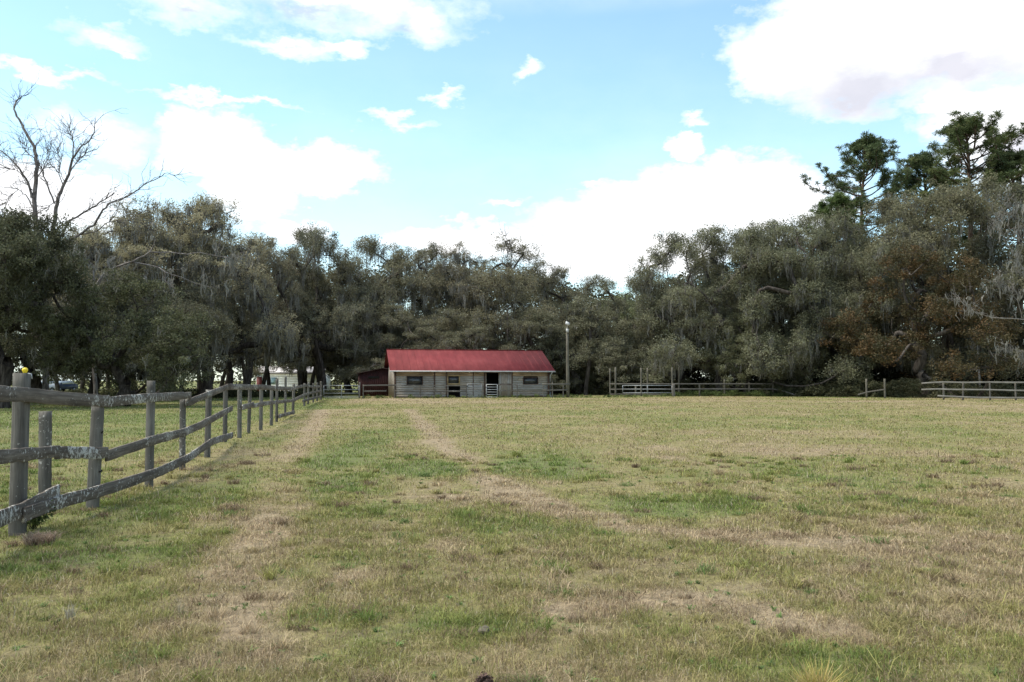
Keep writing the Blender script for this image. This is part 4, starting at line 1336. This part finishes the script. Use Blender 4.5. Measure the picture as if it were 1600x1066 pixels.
def tube_gate(name, label, x0, x1, ytop, ybot, Y0, Y1, bars, upr, mat, rad=.022):
    o = empty(name, (px_x(x0, Y0), Y0, 0), 0, label, 'gate')
    O = np.array(o.location)
    pt = lambda f, yy: np.array(at(x0 + (x1 - x0) * f, yy, Y0 + (Y1 - Y0) * f)) - O
    mb = MB()
    mb.tube([pt(0, ytop), pt(1, ytop)], rad, 8); mb.tube([pt(0, ybot), pt(1, ybot)], rad, 8)
    mb.tube([pt(0, ytop), pt(0, ybot)], rad, 8); mb.tube([pt(1, ytop), pt(1, ybot)], rad, 8)
    mb.build('gate_frame', M[mat], o, True)
    for f in bars:
        mb = MB(); yy = ytop + (ybot - ytop) * f; mb.tube([pt(0, yy), pt(1, yy)], rad * .9, 6); mb.build('bar', M[mat], o, True)
    for f in upr:
        mb = MB(); mb.tube([pt(f, ytop), pt(f, ybot)], rad * 1.1, 6); mb.build('brace', M[mat], o, True)
    for yy in (.2, .8):
        mb = MB(); q = pt(0, ytop + (ybot - ytop) * yy); mb.box(q[0] - .09, q[0] + .03, q[1] - .03, q[1] + .03, q[2] - .03, q[2] + .03)
        mb.build('hinge', M['dark'], o)
    return o


tube_gate('tube_gate', 'wide steel tube gate between the board fence and the maroon shed', 506, 561, 602.5, 622, 70, 69.6, (.33, .62, .88), (.5,), 'galv', .028)
tube_gate('tube_gate', 'small steel tube gate in front of the dark barn doorway', 760, 777, 601, 620.5, bY(760), bY(777), (.2, .4, .6, .8), (), 'white_metal', .026)
# wire mesh panel left of it
wp = tube_gate('wire_panel_gate', 'pale wire mesh panel gate standing left of the small steel gate', 731, 752, 599.5, 620.5, bY(731), bY(752), (.5,), (), 'galv', .018)
mb = MB(); O = np.array(wp.location)
for k in range(1, 12):
    f = k / 12; px_ = 731 + 21 * f
    mb.tube([np.array(at(px_, 599.5, bY(px_))) - O, np.array(at(px_, 620.5, bY(px_))) - O], .005, 4)
for k in range(1, 12):
    yy = 599.5 + 21 * k / 12
    mb.tube([np.array(at(731, yy, bY(731))) - O, np.array(at(752, yy, bY(752))) - O], .005, 4)
mb.build('mesh', M['gate_pale'], wp)

# corral with tall posts
corral = rfence('corral_fence', 'grey two-rail corral fence with six tall bare posts, right of the utility pole',
                [(953, 618, 576, 82), (961.5, 622, 574, 77), (1001.5, 619, 575, 79), (1011.5, 618, 575, 82), (1050, 619, 574, 79), (1060.5, 618, 574, 82), (993, 618, 604, 80), (1092.5, 618, 599, 80), (1131.5, 618, 593, 80), (1170, 617, 598, 80), (1207, 616, 595, 80)],
                [(.12, [(953, 600, 82), (1010, 600, 81), (1060, 600, 80)]), (.12, [(1050, 600, 79), (1131, 600, 79.8), (1170, 600, 79.8), (1208, 600, 79.8)]),
                 (.12, [(953, 608.5, 82), (1010, 608.3, 81), (1060, 608.5, 80)]), (.12, [(1050, 608, 79), (1131, 608, 79.8), (1208, 608, 79.8)]),
                 (.10, [(953, 616, 82), (1010, 616, 81), (1060, 617, 80)]), (.10, [(1207, 608, 79.6), (1225, 611.5, 78.6), (1241, 617, 77.8)])], matp='pole', pw=.15, rh=.1)
b_ = px_x(1052, 78)
mb = MB(); O = np.array(corral.location); z1 = at(1052, 600, 78).z
mb.sweep([np.array((b_, 78, zz)) - O for zz in (-.05, z1 * .5, z1)], .26, .2, (1, 0, 0), jit=.004, bev=.03, sub=3); mb.build('post', M['rail_far'], corral)['label'] = 'short thick corral post'
tube_gate('corral_gate', 'low pale steel gate hung across the left part of the corral', 973, 1050, 602.5, 614, 79.3, 78.4, (.5,), (.5,), 'galv', .035)

rfence('pasture_fence', 'pale three-rail fence at the right edge of the field', [(1473, 624, 597, 64.5), (1503, 625, 597, 64, .06), (1545.5, 625, 596, 63.5), (1585.5, 625, 597, 63), (1628, 626, 596, 62.5), (1670, 626, 596, 62)],
       [[(1439, 599, 65), (1473, 597, 64.4), (1504, 598, 63.9), (1545, 597.3, 63.4), (1586, 598, 62.9), (1670, 597, 61.9)], [(1439, 609, 65), (1460, 608, 64.6), (1504, 609, 63.9), (1545, 609, 63.4), (1586, 610.5, 62.9), (1670, 610, 61.9)],
        [(1464, 618.5, 64.6), (1504, 620.5, 63.9), (1545, 621.5, 63.4), (1586, 621.5, 62.9), (1670, 622, 61.9)]], matr='rail_pale', rh=.115, pw=.12)
rfence('broken_fence', 'two short leftover posts with one fallen rail in front of the rust-coloured tree', [(1353, 620, 592, 72), (1381.5, 622, 592, 71)], [[(1340, 617, 72), (1353, 613, 71.8), (1383, 608.5, 70.8)]], matp='pole', pw=.14)

# ------------------------------------------------------------------ utility pole
pY = 73.4
pole = empty('utility_pole', (px_x(887, pY), pY, 0), 0, 'wooden utility pole with a white floodlight beside the right end of the barn', 'pole')
ptop = at(886, 512, pY).z
mb = MB(); mb.tube([(0, 0, -.05), (0, 0, 2), (-.02, 0, ptop * .7), (-.04, 0, ptop)], [.155, .145, .12, .105], 12); mb.build('shaft', M['pole'], pole, True)
fl = MB(); fl.tube([(-.04, 0, ptop - .25), (-.04, -.14, ptop + .08), (-.04, -.2, ptop + .2)], .03, 8)
arm = fl.build('bracket', M['white_metal'], pole, True)
lm = MB(); lm.tube([(-.20, -.22, ptop + .34), (-.10, -.24, ptop + .36), (.02, -.26, ptop + .30), (.12, -.28, ptop + .20)], [.09, .14, .17, .12], 12)
lm.tube([(-.10, -.22, ptop + .56), (-.10, -.22, ptop + .40)], [.07, .09], 10)
lm.build('lamp_head', M['white_metal'], pole, True)
lm = MB(); lm.box(-.15, .07, -.24, -.12, ptop - .45, ptop - .12); lm.build('control_box', M['white_metal'], pole)

# ------------------------------------------------------------------ maroon shed
sY = 80
sx0 = px_x(560, sY)
shed = empty('maroon_shed', (sx0, sY, 0), .1, 'low dark maroon shed just left of the barn', 'shed')
zt0, zt1 = at(562, 584, sY).z, at(600, 576, sY).z
mb = MB(); k = 0
W = 4.2
while k * .2 < W:
    a = k * .2; f = lambda q: zt0 + (zt1 - zt0) * min(1, q / 2.4) - (0 if q < 2.4 else (q - 2.4) * .15)
    mb.add(np.array([(x, yq, zz) for x in (a, a + .192) for yq in (0, .04) for zz in (0, f(x))]), [(0, 1, 3, 2), (4, 6, 7, 5), (0, 4, 5, 1), (2, 3, 7, 6), (0, 2, 6, 4), (1, 5, 7, 3)])
    k += 1
mb.box(0, .04, .045, 3, 0, zt0 - .02); mb.box(W - .04, W, .045, 3, 0, zt0); mb.box(0, W, 3, 3.04, 0, zt0)
mb.build('wall', M['maroon'], shed)
mb = MB()
for a, b_ in ((-.15, 2.4), (2.4, W + .1)):
    f = lambda q: zt0 + (zt1 - zt0) * min(1, q / 2.4) - (0 if q < 2.4 else (q - 2.4) * .15)
    mb.hexa(np.array([(x, yq, f(x) + dz) for x in (a, b_) for yq in (-.25, 3.2) for dz in (.01, .07)]))
mb.build('roof', M['maroon_roof'], shed)
zw = at(580, 591, sY).z
mb = MB(); mb.box(.95, 2.0, -.03, -.004, zw - .05, zw + .18); mb.build('window', M['dark'], shed)

# ------------------------------------------------------------------ white building
wY = 108
bx0 = px_x(401, wY); bw = px_x(503, wY) - bx0
hb = empty('white_building', (bx0, wY, 0), 0, 'low white building with a pale metal roof seen through the trees beyond the fence', 'building')
ze = at(450, 584, wY).z; zr = at(450, 573, wY + 2.5).z
mb = MB()
for k in range(11): mb.box(0, bw, -.0 - .01 * (k % 2), .1, k * ze / 11, (k + 1) * ze / 11 - .01)
mb.box(0, .1, .1, 5, 0, ze); mb.box(bw - .1, bw, .1, 5, 0, ze); mb.box(0, bw, 5, 5.1, 0, ze)
mb.build('wall', M['white_wall'], hb)
mb = MB()
mb.hexa(np.array([(x, yq, zz + dz) for x in (-.3, bw + .3) for yq, zz in ((-.4, ze + .12), (2.5, zr)) for dz in (0, .06)]))
mb.hexa(np.array([(x, yq, zz + dz) for x in (-.3, bw + .3) for yq, zz in ((2.5, zr), (5.4, ze + .12)) for dz in (0, .06)]))
rf = mb.build('roof', plain('dull_tin_roof', (.50, .46, .45), .5, .25, 1.5), hb)
mb = MB(); mb.box(-.3, bw + .3, -.46, -.41, ze - .02, ze + .12); mb.build('eave_trim', M['dark'], hb)
mb = MB(); mb.box(1.9, 2.7, -.05, -.022, 1.0, 1.9); mb.build('window', plain('pale_blue_window', (.42, .55, .58), .3, .1), hb)
mb = MB(); mb.box(1.85, 2.35, -.06, -.052, 1.1, 1.22); mb.build('window_unit', M['dark'], hb)
mb = MB(); mb.box(.05, .75, -.05, -.022, 0, 2.0); mb.build('door', plain('dull_red_door', (.16, .035, .03), .7, .2), hb)
mb = MB(); mb.box(5.4, 5.95, -.25, -.03, .35, .85); mb.build('wall_box', plain('wall_box_metal', (.10, .06, .06), .6, .2), hb)

# ------------------------------------------------------------------ two parked cars far left
def car(px, Y, rot, paint, label):
    o = empty('parked_car', (px_x(px, Y), Y, 0), rot, label, 'car', 'cars parked far beyond the left fence')
    prof = [(-2.1, .35), (-2.15, .62), (-2.05, .88), (-1.1, .98), (-.55, 1.42), (.85, 1.46), (1.6, 1.02), (2.1, .92), (2.15, .6), (2.1, .35)]
    V, n_ = [], len(prof)
    for yy, sc_ in ((-.86, 1), (.86, 1)):
        for x_, z_ in prof:
            k_ = .80 if z_ > 1.1 else 1.0
            V.append((x_, yy * k_, z_))
    Q = [(i_, (i_ + 1) % n_, n_ + (i_ + 1) % n_, n_ + i_) for i_ in range(n_)]
    Tt = [(0, q + 1, q) for q in range(1, n_ - 1)] + [(n_, n_ + q, n_ + q + 1) for q in range(1, n_ - 1)]
    body = link('body', np_mesh('body', np.array(V, float), [np.array(Q), np.array(Tt)], M[paint]), o)
    for x0, x1, z0, z1 in ((-1.12, -.60, 1.0, 1.40), (.92, 1.58, 1.42, 1.05)):
        mb = MB(); s_ = -1 if x0 < 0 else 1
        mb.hexa(np.array([(x_ + s_ * .03 + d_, yy, z_) for x_, z_ in ((x0, z0), (x1, z1)) for yy in (-.62, .62) for d_ in (0, .01 * s_)]))
        mb.build('windscreen', M['carglass'], body)
    for sy in (-1, 1):
        mb = MB(); mb.hexa(np.array([(x_, sy * (y_ + .012 + d_), z_) for x_, z_, y_ in ((-.95, 1.02, .80), (1.35, 1.04, .80)) for z_, y_ in ((z_, .835), (1.38, .72)) for d_ in (0, .008)]))
        mb.build('side_window', M['carglass'], body)
    for x_ in (-1.35, 1.35):
        for sy in (-1, 1):
            mb = MB(); mb.tube([(x_, sy * .70, .32), (x_, sy * .90, .32)], .32, 16)
            wh = mb.build('wheel', M['tyre'], o, False)
            mb = MB(); mb.tube([(x_, sy * .89, .32), (x_, sy * .915, .32)], .18, 12); mb.build('rim', M['galv'], wh)
    for sy in (-1, 1):
        mb = MB(); mb.box(-2.19, -2.10, sy * .62 - .14, sy * .62 + .14, .66, .80); mb.build('headlight', M['white_metal'], o)
    return o


car(60, 104, math.radians(62), 'carwhite', 'white parked car far off at left, seen over the nearest top rail')
car(97, 110, math.radians(80), 'carblue', 'dark blue parked car with a glinting windscreen right of the white car')

print('verts', sum(len(o.data.vertices) for o in SC.objects if o.type == 'MESH'))
